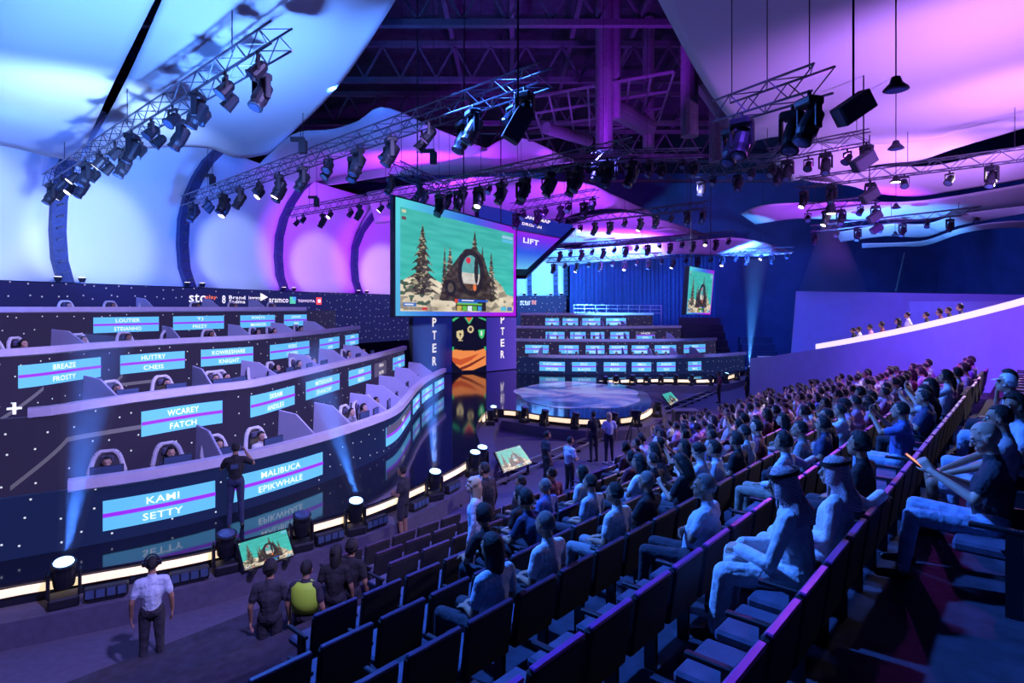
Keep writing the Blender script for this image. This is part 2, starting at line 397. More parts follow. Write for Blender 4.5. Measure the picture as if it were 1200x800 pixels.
# ================================================================ curved light wall: membranes and ribs
foot = Path([(-24.5, 17), (-23.2, 22), (-22.3, 27), (-19.2, 35), (-16.6, 44), (-13.3, 52), (-9.5, 58), (-4, 61.5), (2, 62), (5.6, 62)], 8)
PROF = [(0, 6.5), (-.45, 7.6), (-.6, 9.0), (-.5, 10.5), (-.1, 11.8), (.55, 12.9), (1.3, 13.8), (2.3, 14.5)]
def wall_patch(t0, t1, z_lo=6.5, n=14, sag=.25):
    vs = []; k = len(PROF)
    for i in range(n + 1):
        u = i / n; t = t0 + (t1 - t0) * u; s = -sag * math.sin(PI * u)
        for o, z in PROF: vs.append(foot.w(t, z, o + s))
    return MB().add(vs, [(i * k + j, i * k + j + 1, (i + 1) * k + j + 1, (i + 1) * k + j) for i in range(n) for j in range(k - 1)])
rib_px = [(72, 27.2), (219, 35), (332, 44), (419, 52)]
rib_t = [foot.at_px(p[0]) for p in rib_px] + [foot.at_px(620), foot.at_px(651), foot.at_px(664)]
bounds = [0] + rib_t
wl = ['white wall membrane at the far left behind the top tier', 'pale membrane between first and second rib of the light wall',
      'blue-lit membrane between second and third rib', 'magenta-lit membrane between third and fourth rib', 'purple-lit membrane right of the fourth rib',
      'narrow cyan membrane of the far wall beside the hanging screens', 'last cyan membrane of the far wall before the curtain']
for i in range(len(bounds) - 1):
    o = wall_patch(bounds[i] + .05, bounds[i + 1] - .05, n=30 if i == 4 else 14).build('wall_membrane', M['white_fabric'], None, smooth=True)
    md = o.modifiers.new('s', 'SOLIDIFY'); md.thickness = .04
    tag(o, wl[i], 'wall panel', 'fabric panels of the light wall')
rib_names = ['dark curved rib nearest the camera at left', 'dark curved rib, second from the left', 'dark curved rib where blue turns to magenta', 'dark curved rib in the magenta wall left of the big screen',
             'far thin rib in the cyan wall, left one', 'far thin rib in the cyan wall, right one', 'far rib at the curtain edge']
for i, t in enumerate(rib_t):
    r = thing('wall_rib', rib_names[i], 'rib', foot.w(t, 6.5))
    W = .34 if i < 4 else .22
    vs = []; k = 0
    pr = PROF if i != 3 else [(o + max(0, z - 11) * .35, z) for o, z in PROF]
    for o, z in pr:
        for dt, do in ((-W, .02), (W, .02), (W, .28), (-W, .28)):
            vs.append(foot.w(t, z, o + do) + foot.dir(t) * dt - foot.w(t, 6.5)); 
    n = len(pr)
    fs = [(a * 4 + b, a * 4 + (b + 1) % 4, (a + 1) * 4 + (b + 1) % 4, (a + 1) * 4 + b) for a in range(n - 1) for b in range(4)] + [(3, 2, 1, 0), tuple(range(n * 4 - 4, n * 4))]
    MB().add(vs, fs).build('rib_body', M['rib'], r)
    for j in range(9):          # small wash lamps clipped up the rib
        z = 6.9 + j * .55; a = .5
        o_ = np.interp(z, [p[1] for p in PROF], [p[0] for p in PROF]) + .34
        p = foot.w(t, z, o_) - foot.w(t, 6.5)
        d = foot.dir(t); nn = foot.nor(t)
        MB().bar(p - d * .16, p + d * .16 + Vector((0, 0, .12)), .05, 6).build('clip_lamp', M['black'] if i > 3 else M['truss'], r)
    for sd in (-1, 1):
        p = foot.w(t, 6.62, .5) - foot.w(t, 6.5) + foot.dir(t) * sd * .55
        h = MB().lathe([(.10, -.1), (.16, .05), (.17, .12)], 10, p).build('foot_lamp', M['black'], r)
        MB().lathe([(.15, .121), (.15, .13)], 10, p).build('lens', M['lamp'], h)
# low LED fascia under the light wall, with sponsor marks
fpath = Path([(p[0] + .35 * 0, p[1]) for p in [(-24.1, 17), (-22.8, 22), (-21.9, 27), (-18.8, 35), (-16.2, 44), (-12.9, 52), (-9.1, 58), (-4, 61), (2, 61.5), (5.6, 61.5)]], 8)
fas = thing('sponsor_fascia', 'long LED fascia of light dots and sponsor marks under the light wall', 'LED screen')
o = sweep(fpath, 0, fpath.L, [(-.1, 2.2), (.05, 2.2), (.05, 6.45), (-.1, 6.45)], .5).build('led_screen', M['led_back'], fas)
def path_uv(o, path, zk=1):
    P = np.array([(p.x, p.y) for p in path.p]); SS = np.array(path.s)
    me = o.data; uv = me.uv_layers.new(name='UVMap'); cache = {}
    for l in me.loops:
        vi = l.vertex_index
        if vi not in cache:
            c = np.array(me.vertices[vi].co[:2]); A_ = P[:-1]; D_ = P[1:] - A_; L_ = np.maximum(1e-9, (D_ ** 2).sum(1)); u_ = np.clip(((c - A_) * D_).sum(1) / L_, 0, 1); e_ = ((A_ + D_ * u_[:, None] - c) ** 2).sum(1); i = int(np.argmin(e_)); cache[vi] = (SS[i] + u_[i] * math.sqrt(L_[i]), me.vertices[vi].co.z)
        uv.data[l.index].uv = cache[vi]
path_uv(o, fpath)
def wall_text(body, px0, px1, zc, h, m, path=fpath, off=.07, par=fas, name='sponsor_mark', bold=.01):
    t0, t1 = path.at_px(px0), path.at_px(px1); tc_ = (t0 + t1) / 2
    return text_on(body, name, m, par, lambda u, v: path.w(tc_ + u, zc + v, off), t1 - t0, h, bold=bold)
wall_text('stc', 219, 237.5, 5.84, .5, M['textwarm']); wall_text('play', 239, 252, 5.9, .3, M['orange'])
wall_text('8', 258, 263, 5.8, .5, M['textwarm']); wall_text('Brand', 266, 285, 5.94, .22, M['textwarm']); wall_text('Sadma', 266, 285, 5.67, .22, M['textwarm'])
wall_text('jawwy', 290, 304, 5.92, .26, M['textwarm'])
wall_text('aramco', 313, 337, 5.78, .28, M['textwarm']); wall_text('TOYOTA', 347, 368, 5.78, .2, M['textwarm'])
def wall_patch_sq(px0, px1, z0, z1, m, name, off=.075, tri=False):
    t0, t1 = fpath.at_px(px0), fpath.at_px(px1)
    P = [fpath.w(t0, z0, off), fpath.w(t1, (z0 + z1) / 2 if tri else z0, off)] + ([] if tri else [fpath.w(t1, z1, off)]) + [fpath.w(t0, z1, off)]
    MB().prism(P, fpath.nor(t0) * .03).build(name, m, fas)
wall_patch_sq(304, 311, 5.74, 6.27, M['textwarm'], 'play_mark', tri=True)
wall_patch_sq(337.5, 344, 5.57, 6.07, M['green'], 'square_mark'); wall_patch_sq(341, 344, 5.82, 6.07, M['logoblue'], 'square_corner', .11)
wall_patch_sq(369, 375.5, 5.52, 6.07, M['red'], 'square_mark'); wall_patch_sq(371, 373.5, 5.67, 5.92, M['textwarm'], 'square_centre', .11)
wall_text('STC PLAY', 609, 621, 5.75, .45, M['textwarm']); wall_text('me', 623, 628, 5.8, .45, M['orange'])

# ================================================================ player stands
NS = lambda *a: a
def stand(tag_, rows, platform_back):
    out = []
    for ri, R in enumerate(rows):
        path = Path(R['path'], 8); z = R['z']; zb = R['zb']; t0 = path.at_px(R['px'][0]) if R.get('px') else 0; t1 = path.at_px(R['px'][1]) if R.get('px') and R['px'][1] else path.L
        nm = f'{R["nm"]} tier of the {tag_} player stand'
        d = thing('player_desk', f'long curved lilac desk on the {nm}', 'desk')
        sweep(path, t0, t1, [(.13, z - .19), (.13, z), (-.10, z), (-.10, z - .16), (-.02, z - .23), (.06, z - .23)]).build('desk_rim', M['desk'], d)
        sweep(path, t0, t1, [(-.16, z - .54), (-.16, z - .18), (-.19, z - .18), (-.19, z - .50), (-.85, z - .50), (-.85, z - .54)]).build('worktop', M['desk_in'], d)
        wpath = Path([(p.x + n.x * -.02, p.y + n.y * -.02) for p, n in [(path.pos(path.L * i / 30), path.nor(path.L * i / 30)) for i in range(31)]], 3)
        W = thing('screen_fascia', f'LED fascia with light dots below the {nm}', 'LED screen')
        o = sweep(wpath, 0, wpath.L, [(-.12, zb), (0, zb), (0, z - .20), (-.12, z - .20)], .35).build('led_screen', M['led_low'] if ri == 0 else M['led'], W)
        path_uv(o, wpath)
        for a, b, n1, n2, *k in R['signs']:
            ta, tb = wpath.at_px(a), wpath.at_px(b)
            if tb - ta < .3: continue
            zt = z - R.get('drop', .47); H = R.get('h', .62); off = .03
            unlit = k and k[0] == 'unlit'; half = k and k[0] == 'half'
            def ribbon(z0, z1, off):
                n = max(2, int((tb - ta) / .3)); vs = []
                for i in range(n + 1):
                    t = ta + (tb - ta) * i / n
                    vs += [wpath.w(t, z0, off), wpath.w(t, z1, off), wpath.w(t, z1, off - .02), wpath.w(t, z0, off - .02)]
                return MB().add(vs, [(i * 4 + j, i * 4 + (j + 1) % 4, i * 4 + 4 + (j + 1) % 4, i * 4 + 4 + j) for i in range(n) for j in range(4)] + [(3, 2, 1, 0), (n * 4, n * 4 + 1, n * 4 + 2, n * 4 + 3)])
            sg = ribbon(zt - H, zt, off).build('name_screen', M['greysign'] if unlit else M['sign'], W)
            if half: ribbon(zt - H * .46, zt + .002, off + .008).build('unlit_half', M['greysign'], sg)
            if not unlit: ribbon(zt - H * .55, zt - H * .42, off + .015).build('stripe', M['stripe'], sg)
            tm = (ta + tb) / 2; Wd = tb - ta
            for s_, zc in ((n1, zt - H * .22), (n2, zt - H * .77)):
                if not s_: continue
                wd = min(Wd * .8, .085 * len(s_) * (1.55 if Wd > 1.5 else 1.3) + .05) * (1.0)
                text_on(s_, 'name_text', M['textwarm'] if unlit else M['text'], sg, lambda u, v, zc=zc: wpath.w(tm + u, zc + v, off + .02), wd, H * .24, bold=.004)
        # platform
        nb = R['depth']
        o = sweep(path, 0, path.L, [(-.13, z - 1.3), (-nb, z - 1.3), (-nb, z - 1.15), (-.13, z - 1.15)], .6).build('tier_floor', M['navy']); struct(o)
        for j, px in enumerate(R['div']):
            t = path.at_px(px); b = path.w(t, 0, 0); n = path.nor(t)
            q = lambda o_, zz: (b.x + n.x * o_, b.y + n.y * o_, zz)
            dirn = path.dir(t) * .05
            hh = R.get('dh', .42)
            MB().prism([q(-.15, z - .02), q(-.75, z + hh * .86), q(-1.35, z + hh), q(-1.40, z - .5), q(-.2, z - .5)], dirn).build('divider', M['divider'], d, bevel=.01)
        out.append((path, R, nm))
    return out
LP = lambda pts, z: [tuple(at(x, y, z)[:2]) for x, y in pts]
z1, z2, z3, z4 = 2.1, 3.2, 4.2, 5.32
row1 = dict(nm='lowest', z=z1, zb=ZS, px=(78, None), depth=3.9, dh=.5, drop=.5, h=.57,
    path=[(-12.5, 8.9), (-10.3, 9.8)] + LP([(78, 562), (180, 548), (290, 528), (380, 506), (440, 487), (463, 477)], z1) + [(-3.8, 21.3), (-3.95, 24.2), (-3.95, 27.5), (-3.6, 31.5)],
    signs=[(116, 248, 'KAMI', 'SETTY'), (265, 375, 'MALIBUCA', 'EPIKWHALE'), (451, 480, 'FALUP', 'BT5', 'half'), (483.5, 491, 'VADEAL', 'TEEQ'), (494, 506, 'SKITE', 'DECYPTR'), (509, 521, 'THIZZY', 'BTX')],
    div=[262, 372, 415, 458, 474, 484, 497, 510])
row2 = dict(nm='second', z=z2, zb=z1 - 1.15, px=(30, None), depth=4.2,
    path=[(-16.5, 9), (-13.2, 11)] + LP([(30, 478), (100, 469), (165, 460), (240, 451), (300, 444), (380, 427), (440, 414), (474, 405)], z2),
    signs=[(165, 259, 'WCAREY', 'FATCH'), (291, 344, 'SKRAM', 'ANDILEX'), (358, 397, 'MITR0SUGAR', 'ETHANCORP'), (408, 434, 'SLOW', 'REZON'), (438, 452, 'VERSA', 'XATRI', 'unlit'), (460, 474, 'PIXO', 'TOM')],
    div=[140, 250, 328, 378, 410, 436])
row3 = dict(nm='third', z=z3, zb=z2 - 1.15, depth=4.5,
    path=[(-21, 10.5), (-16.5, 13)] + LP([(0, 409), (115, 401), (200, 396.5), (300, 392), (360, 387.5), (420, 381.5)], z3),
    signs=[(18, 116, 'BREAZE', 'FROSTY'), (140, 214, 'HUTTRY', 'CHEIS'), (233, 295, 'KOWRESHARE', 'KNIGHT'), (316, 361, 'ROZAS', 'SMATTEL'), (374, 397, 'JOHN', 'SHORK'), (404, 423, 'QUINN', 'TETCHRA')],
    div=[104, 212, 296, 350, 385])
row4 = dict(nm='top', z=z4, zb=z3 - 1.15, depth=4.5, px=(-200, 357),
    path=[(-26, 13), (-20.5, 16.5), (-17.8, 21), (-15.5, 25.5), (-13.3, 30), (-11.6, 34), (-10.9, 37)],
    signs=[(109, 185, 'LOUTIER', 'STEIANHO'), (201, 261, 'TJ', 'PREZY'), (280, 321.5, 'BORJTA', 'MANKIOR'), (332.5, 358, 'JANIS', 'SH')], drop=.42,
    div=[182, 258, 312])
L_ROWS = stand('left', [row1, row2, row3, row4], 0)
def FP(l): return [((x - 600) / FPX * Y, Y) for x, Y in l]
f1 = dict(nm='lowest', z=2.1, zb=ZS, depth=3.2, px=(620, None), path=FP([(606, 41), (650, 40.2), (700, 40), (780, 40), (840, 41.2), (873, 43)]),
    signs=[(632, 662, 'TURTLEMAN', 'SPEZEE'), (670, 698, 'EDO', 'SLACKS'), (707, 733, 'MINI', 'BUGHY'), (740, 763, 'OMEGA', 'KBR'), (769, 791, 'SHADOW', 'GIO'), (797, 801, 'A', ''), (806, 821, 'THO', 'MAS')],
    div=[628, 664, 700, 732, 765, 795, 822], dh=.45)
f2 = dict(nm='second', z=2.98, zb=.95, depth=3.4, path=FP([(603, 44.6), (660, 44), (720, 43.8), (790, 44.2), (839, 46)]),
    signs=[(615, 643, 'TOKYO', 'SAM'), (655, 678, 'RAPID', 'PODS'), (686, 708, 'CLEAR', 'WOLFIEZ'), (714, 735, 'FLEXTIER', 'SEARCH'), (740, 760, 'HELEN', 'TRIPPERN'), (767, 792, 'MALI', 'VENO'), (801, 826, 'RICO', 'BOLTZ')],
    div=[640, 672, 705, 735, 792], dh=.4)
f3 = dict(nm='third', z=3.8, zb=1.83, depth=3.4, path=FP([(603, 48.6), (660, 48), (720, 47.8), (798, 49.5)]),
    signs=[(639, 661, 'XS', 'MAREK'), (668, 686, 'ITO', 'NEXY'), (692, 708, 'DUK', 'JULY'), (715, 737, 'LAZY', 'GRYTE'), (745, 767, 'PANZER', 'OPAL', 'half')],
    div=[655, 680, 708, 735], dh=.4)
f4 = dict(nm='top', z=4.82, zb=2.65, depth=3.4, path=FP([(610, 52.6), (660, 52), (720, 52), (765, 53.5)]),
    signs=[(639, 655, 'SAY', 'JANNIS'), (659, 677, 'MERO', 'NOA'), (682, 703, 'SKY', 'UMPLIR'), (710, 733, 'HEX', 'TESTHAND')],
    div=[650, 672, 700], dh=.4)
F_ROWS = stand('far', [f1, f2, f3, f4], 0)
# grey route line and plus mark drawn on the LED walls
def wall_line(rowpath, pts, wd=.07):
    pass
for (path, R, nm), segs in ((L_ROWS[1], [(10, 572, 75, 515), (75, 515, 164, 500)]), (L_ROWS[2], [(-10, 496, 50, 455), (130, 452, 142, 440), (130, 452, 180, 446)])):
    for (xa, ya, xb, yb) in segs:
        ta, tb = path.at_px(xa), path.at_px(xb); n = 8; vs = []
        za = CAM_H - (ya - HOR) / FPX * path.pos(ta).y; zb_ = CAM_H - (yb - HOR) / FPX * path.pos(tb).y
        for i in range(n + 1):
            u = i / n; t = ta + (tb - ta) * u; zz = za + (zb_ - za) * u
            for dz, of in ((-.05, .0), (.05, .0), (.05, .02), (-.05, .02)): vs.append(path.w(t, zz + dz, of))
        o = MB().add(vs, [(i * 4 + j, i * 4 + (j + 1) % 4, i * 4 + 4 + (j + 1) % 4, i * 4 + 4 + j) for i in range(n) for j in range(4)]).build('route_line', M['greyline'])
        par = [o2 for o2 in COL.objects if o2.name.startswith('screen_fascia') and nm in o2.get('label', '')][0]; o.parent = par
        if xa == 10:
            t = path.at_px(16); z = CAM_H - (478 - HOR) / FPX * path.pos(t).y
            p = path.w(t, z, .05); d_ = path.dir(t)
            for a, b in ((p - d_ * .12, p + d_ * .12), (p - Vector((0, 0, .12)), p + Vector((0, 0, .12)))):
                MB().bar(a, b, .03).build('plus_mark', M['text'], par)
# ================================================================ ceiling sails
def spl(pts, n):
    q = catmull([(p[0], p[1], 0) for p in pts], 10); L = [0]
    for a, b in zip(q, q[1:]): L.append(L[-1] + (b - a).length)
    out = []
    for i in range(n + 1):
        t = L[-1] * i / n; k = max(j for j in range(len(L)) if L[j] <= t + 1e-9); k = min(k, len(q) - 2)
        u = (t - L[k]) / max(1e-9, L[k + 1] - L[k]); p = q[k].lerp(q[k + 1], u); out.append((p.x, p.y))
    return out
def sail(curves, zs, label, group, nu=28, nv=10, bulge=.3):
    """membrane lofted through edge curves read off the photograph, each edge at its own real height"""
    C = [[at(x, y, z) for x, y in spl(c, nu)] for c, z in zip(curves, zs)]
    vs = []; nv_ = nv * (len(C) - 1)
    for j in range(nv_ + 1):
        for i in range(nu + 1):
            col = [c[i] for c in C]
            if len(col) == 2: p = col[0].lerp(col[1], j / nv_)
            else:
                q = catmull(col, nv); p = q[min(j, len(q) - 1)]
            p = p.copy(); p.z -= bulge * math.sin(PI * j / nv_) * math.sin(PI * i / nu); vs.append(p)
    w_ = nu + 1
    o = MB().add(vs, [(j * w_ + i, j * w_ + i + 1, (j + 1) * w_ + i + 1, (j + 1) * w_ + i) for j in range(nv_) for i in range(nu)]).build('ceiling_sail', M['white_fabric'], None, smooth=True)
    md = o.modifiers.new('s', 'SOLIDIFY'); md.thickness = .05
    tag(o, label, 'ceiling sail', group); return o
G = 'stretched ceiling sails'
sail([[(-120, 150), (0, 169), (60, 183), (92, 188)], [(-160, 60), (0, 60), (80, 90), (128, 106)], [(-260, -60), (0, -60), (110, -60), (205, -50)]], [12.2, 12.6, 13], 'cyan-lit sail at the far left before the first truss', G)
sail([[(96, 187), (170, 173), (240, 172), (278, 184), (314, 180)], [(143, 103), (210, 103), (270, 103), (330, 103), (393, 103)], [(216, -60), (300, -60), (370, -60), (440, -60), (500, -60)]], [12.3, 12.7, 13.1], 'large cyan-lit sail between the first and second truss', G, bulge=.5)
sail([[(290, 205), (320, 222), (355, 216), (400, 205), (450, 197), (510, 190), (571, 177)], [(310, 186), (345, 156), (390, 151), (420, 141), (450, 125), (510, 150), (571, 175)]], [14.2, 14.6], 'pointed pale blue sail behind the second truss', G, bulge=.3)
sail([[(330, 240), (350, 222), (400, 215), (460, 206), (540, 205), (610, 200), (672, 189)], [(350, 212), (400, 204), (450, 194), (510, 186), (560, 178), (604, 161), (672, 187)]], [14.6, 15.4], 'magenta-lit sail ending in a point right of the big screen', G, bulge=.2)
sail([[(440, 262), (520, 255), (600, 262), (640, 262), (680, 248), (720, 244), (763, 251)], [(430, 225), (520, 210), (600, 207), (650, 212), (690, 215), (720, 229), (763, 249)]], [12.6, 13.4], 'magenta-lit sail behind and above the big screen', G, bulge=.3)
sail([[(560, 320), (640, 291), (690, 284), (730, 275), (775, 271), (830, 278)], [(560, 290), (640, 275), (690, 255), (740, 249), (790, 262), (830, 276)]], [11.2, 12], 'small magenta-lit pointed sail high behind the hanging screens', G, bulge=.2)
sail([[(680, 288), (720, 286), (760, 285), (790, 282), (818, 279)], [(700, 280), (740, 272), (770, 268), (790, 268), (818, 277)]], [11.0, 11.3], 'sliver of cyan-lit sail under the small magenta one', G, bulge=.1)
sail([[(600, 345), (640, 318), (680, 309), (730, 305), (800, 297), (870, 301), (928, 297)], [(600, 300), (640, 292), (690, 290), (740, 286), (800, 281), (870, 279), (928, 294)]], [9.6, 10.6], 'cyan-lit rim sail above the dark curtain', G, bulge=.2)
sail([[(877, 165), (920, 158), (960, 166), (1010, 168), (1060, 166), (1110, 158), (1150, 148), (1240, 122)], [(829, 103), (880, 103), (940, 103), (1000, 103), (1060, 103), (1120, 103), (1180, 103), (1280, 96)], [(740, -60), (820, -60), (900, -60), (980, -60), (1060, -60), (1140, -60), (1220, -60), (1340, -60)]], [12.6, 12.9, 13.3], 'big lilac-lit sail at upper right', G, bulge=.3)
sail([[(926, 212), (960, 205), (1027, 192), (1080, 186), (1125, 171), (1240, 138)], [(906, 186), (950, 168), (1027, 160), (1080, 158), (1125, 140), (1240, 112)]], [12.2, 12.9], 'lilac-lit sail, second from the right wall side', G, bulge=.2)
sail([[(950, 213), (992, 217), (1030, 226), (1075, 229), (1125, 222), (1240, 203)], [(930, 208), (990, 200), (1030, 195), (1090, 194), (1140, 184), (1240, 160)]], [11.8, 12.5], 'pale pink-lit sail crossed by a long truss', G, bulge=.2)
sail([[(885, 262), (930, 256), (980, 256), (1050, 258), (1120, 252), (1240, 234)], [(868, 250), (900, 239), (1000, 236), (1060, 236), (1120, 229), (1240, 208)]], [11.4, 12], 'long purple-lit sail at right, fourth downwards', G, bulge=.15)
sail([[(985, 283), (1040, 276), (1085, 277), (1130, 262), (1240, 243)], [(980, 272), (1040, 262), (1085, 262), (1130, 250), (1240, 236)]], [10.6, 11.0], 'thin cyan-lit sail at the right below the purple one', G, bulge=.1)
sail([[(1010, 290), (1050, 288), (1085, 287), (1130, 272), (1180, 266), (1240, 268)], [(1010, 285), (1050, 284), (1085, 281), (1130, 266), (1180, 259), (1240, 258)]], [10.2, 10.4], 'lowest thin wavy blue-lit sail at the right', G, bulge=.05)

# ================================================================ roof steelwork and ducts over the gap
gr = thing('roof_girder', 'first deep steel girder in the dark roof gap', 'girder', (0, 0, 0))
def girder(y0, lab, x0=-20, x1=34, z=17.6, dy=0):
    g = thing('roof_girder', lab, 'girder', (0, y0, z))
    MB().box((7, 0, .9), (x1 - x0, .3, .25)).build('chord', M['steel'], g); MB().box((7, 0, -.9), (x1 - x0, .3, .25)).build('chord', M['steel'], g)
    mb = MB(); n = int((x1 - x0) / 1.8)
    for i in range(n):
        xa = x0 + i * 1.8; mb.bar((xa, 0, -.8), (xa + .9, 0, .8), .07); mb.bar((xa + .9, 0, .8), (xa + 1.8, 0, -.8), .07)
    o = mb.build('lattice', M['steel'], g); o['kind'] = 'stuff'
    return g
bpy.data.objects.remove(gr)
for i, y in enumerate((18, 24, 30, 37, 45, 54)): girder(y, f'{ORD[i]} deep steel girder across the dark roof, counted from the camera')
for i, x in enumerate((-3, 0, 3, 6, 9, 12)):
    tag(MB().box((x, 34, 18.9), (.22, 44, .3)).build('roof_purlin', M['steel']), f'{ORD[i]} long roof purlin from the left over the dark gap', 'beam', 'roof purlins')
# slatted grid panel near the top centre
g = thing('slat_grid', 'magenta-lit slatted steel grid hung under the roof top centre', 'grid', (0, 0, 0))
a, b, c = at(600, 118, 15), at(790, 84, 15), at(620, 165, 15)
A = Vector(a); U = (Vector(b) - A); V = (Vector(c) - A)
for i in range(9):
    MB().bar(A + U * (i / 8), A + U * (i / 8) + V * 1.0, .06).build('grid_slat', M['duct'], g)
for i in range(4):
    MB().bar(A + V * (i / 3), A + V * (i / 3) + U, .07).build('grid_bar', M['duct'], g)
for i, (px, py0, py1, Y, r_) in enumerate([(708, 125, 178, 26, .38), (722, 100, 140, 26, .2), (808, 95, 160, 24, .35), (842, 110, 190, 28, .42), (760, 150, 172, 30, .3)]):
    p0, p1 = aty(px, py0, Y), aty(px, py1, Y); p0.z = 19.8
    tag(MB().lathe([(r_, 0), (r_, p0.z - p1.z), (r_ * .9, p0.z - p1.z + .02)], 14, (p1.x, p1.y, p1.z)).build('hanging_duct', M['duct'], smooth=False), ['thick vertical air duct hanging in the roof gap', 'thin vertical pipe beside the thick duct', 'vertical duct left of the lilac sail', 'wide dark duct near the sail corner', 'short duct in the middle of the gap'][i], 'duct')
for i, (xa, ya, xb, yb, Y, r_) in enumerate([(705, 118, 760, 150, 27, .45), (820, 90, 860, 150, 25, .4), (640, 150, 690, 165, 30, .3)]):
    tag(MB().bar(aty(xa, ya, Y), aty(xb, yb, Y + 3), r_, 14).build('air_duct', M['duct']), ['slanting air duct right of the slatted grid', 'slanting duct beside the lilac sail edge', 'low duct under the slatted grid'][i], 'duct')

# ================================================================ trusses and lamps
def truss(a, b, label, s=.42, rail=.028, lace=.016, hang=True):
    a, b = Vector(a), Vector(b); d = (b - a); L = d.length; d.normalize(); side = d.cross(Vector((0, 0, 1))).normalized() * (s / 2); up = side.cross(d).normalized() * (s / 2)
    if up.z < 0: up = -up
    t = thing('lighting_truss', label, 'truss', a)
    C4 = [side + up, side - up, -side + up, -side - up]
    for c in C4: MB().bar(c, c + d * L, rail, 5).build('chord', M['truss'], t)
    mb = MB(); n = max(2, int(L / (s * 1.1)))
    for i in range(n):
        p, q = d * (L * i / n), d * (L * (i + 1) / n)
        for c1, c2 in ((0, 1), (2, 3), (0, 2), (1, 3)):
            x, y = (c1, c2) if i % 2 else (c2, c1)
            mb.bar(p + C4[x], q + C4[y], lace, 3, caps=False)
    o = mb.build('lacing', M['truss'], t); o['kind'] = 'stuff'
    if hang:
        for u in (.12, .5, .88):
            p = d * (L * u) + up
            MB().bar(p, p + Vector((0, 0, 20.1 - a.z - p.z)), .012, 4).build('hanging_wire', M['black'], t)
    return t
# lamp kinds: origin at the clamp, body hangs below
def moving_head(lit=None, s=1.0, tilt=.5):
    t = thing('moving_head', 'x', 'stage lamp')
    MB().bar((0, 0, 0), (0, 0, -.12), .03, 6).build('clamp', M['black'], t)
    MB().box((0, 0, -.19), (.36, .28, .14)).build('base', M['black'], t, bevel=.03)
    for sx in (-1, 1): MB().box((sx * .19, 0, -.42), (.05, .12, .42)).build('yoke_arm', M['black'], t, bevel=.015)
    R = Matrix.Rotation(PI + tilt, 3, 'X')
    h = MB().lathe([(.08, -.28), (.14, -.24), (.155, -.05), (.16, .12), (.13, .2), (.145, .26), (.15, .30), (.12, .305)], 14, (0, 0, -.55), R).build('head', M['black'], t, smooth=False)
    MB().lathe([(.115, .300), (.11, .318), (.06, .33)], 14, (0, 0, -.55), R).build('lens', M['lamp'] if lit == 'w' else M['lampblue'] if lit == 'b' else M['lens'], h)
    return t
def wash_lamp(lit=None):
    t = thing('wash_lamp', 'x', 'stage lamp')
    MB().bar((0, 0, 0), (0, 0, -.10), .03, 6).build('clamp', M['black'], t)
    MB().box((0, 0, -.14), (.30, .06, .05)).build('yoke', M['black'], t)
    for sx in (-1, 1): MB().box((sx * .15, 0, -.26), (.02, .05, .26)).build('yoke_arm', M['black'], t)
    R = Matrix.Rotation(PI + .7, 3, 'X')
    h = MB().lathe([(.06, -.20), (.11, -.14), (.125, .05), (.13, .14), (.15, .16)], 12, (0, 0, -.36), R).build('can', M['black'], t)
    MB().lathe([(.115, .161), (.11, .17)], 12, (0, 0, -.36), R).build('lens', M['lamp'] if lit == 'w' else M['lens'], h)
    return t
PROTO = {('m', None): moving_head(), ('m', 'w'): moving_head('w'), ('m', 'b'): moving_head('b'), ('w', None): wash_lamp(), ('w', 'w'): wash_lamp('w')}
def rig(a, b, label, lamps, word, s=.42, seed=0, hang=True, rail=.028):
    """a truss with its lamps; lamps = list of (fraction, kind, lit, scale, yaw)"""
    truss(a, b, label, s, rail=rail, hang=hang); a, b = Vector(a), Vector(b)
    rnd = random.Random(seed)
    for i, (u, k, lit, sc, yaw) in enumerate(lamps):
        sd = (b - a).cross(Vector((0, 0, 1))).normalized() * (s / 2); p = a.lerp(b, u) + sd * (1 if i % 2 else -1) - Vector((0, 0, s / 2 - .02))
        kind = 'moving head lamp' if k == 'm' else 'wash lamp'
        glow = ' with a glowing lens' if lit else ' with a dark lens'
        dup(PROTO[(k, lit)], p, yaw + rnd.uniform(-.5, .5), f'black {kind}{glow}, {ORD[i]} along {word}'[:200], f'lamps on {word}', sc)
def mix(n, u0=.03, u1=.97, pat='mmw', lit={}, sc=1.0, yaw=2.2):
    return [(u0 + (u1 - u0) * i / max(1, n - 1), pat[i % len(pat)], lit.get(i), sc, yaw) for i in range(n)]
Z = 11.2
trA = (aty(58, 212, 26.6), at(330, 42, 11.4)); trB = (aty(218, 236, 32.5), at(640, 88, 11.2)); trC = (aty(338, 250, 37), at(605, 200, 11.6))
rig(*trA, 'first lighting truss, steepest, at upper left', mix(24, pat='wmw', lit={0: 'w', 2: 'w', 5: 'w', 9: 'w'}, sc=1.25), 'the first truss', .5, 1)
rig(*trB, 'long second lighting truss crossing from the light wall to top centre', mix(26, u1=.98, pat='wmwwmm', lit={0: 'w', 4: 'w', 8: 'w', 11: 'w'}, sc=1.3), 'the second truss', .5, 2)
rig(*trC, 'third lighting truss crossing the magenta wall', mix(14, pat='wwm', lit={3: 'w', 6: 'w'}, sc=1.15), 'the third truss', .45, 3)
rig(aty(462, 196, 24), aty(520, 222, 30), 'short truss left of the big screen top', mix(4, pat='mm'), 'the short truss', .5, 4)
rig(aty(505, 222, 26), aty(745, 172, 19), 'truss over the big screen with large lamps', mix(17, pat='mmwm', lit={5: 'w'}, sc=1.15), 'the truss over the big screen', .5, 5)
rig(aty(600, 243, 33), aty(700, 226, 30), 'pink-lit truss right of the big screen', mix(8, pat='mw', sc=1.2), 'the pink-lit truss', .4, 6)
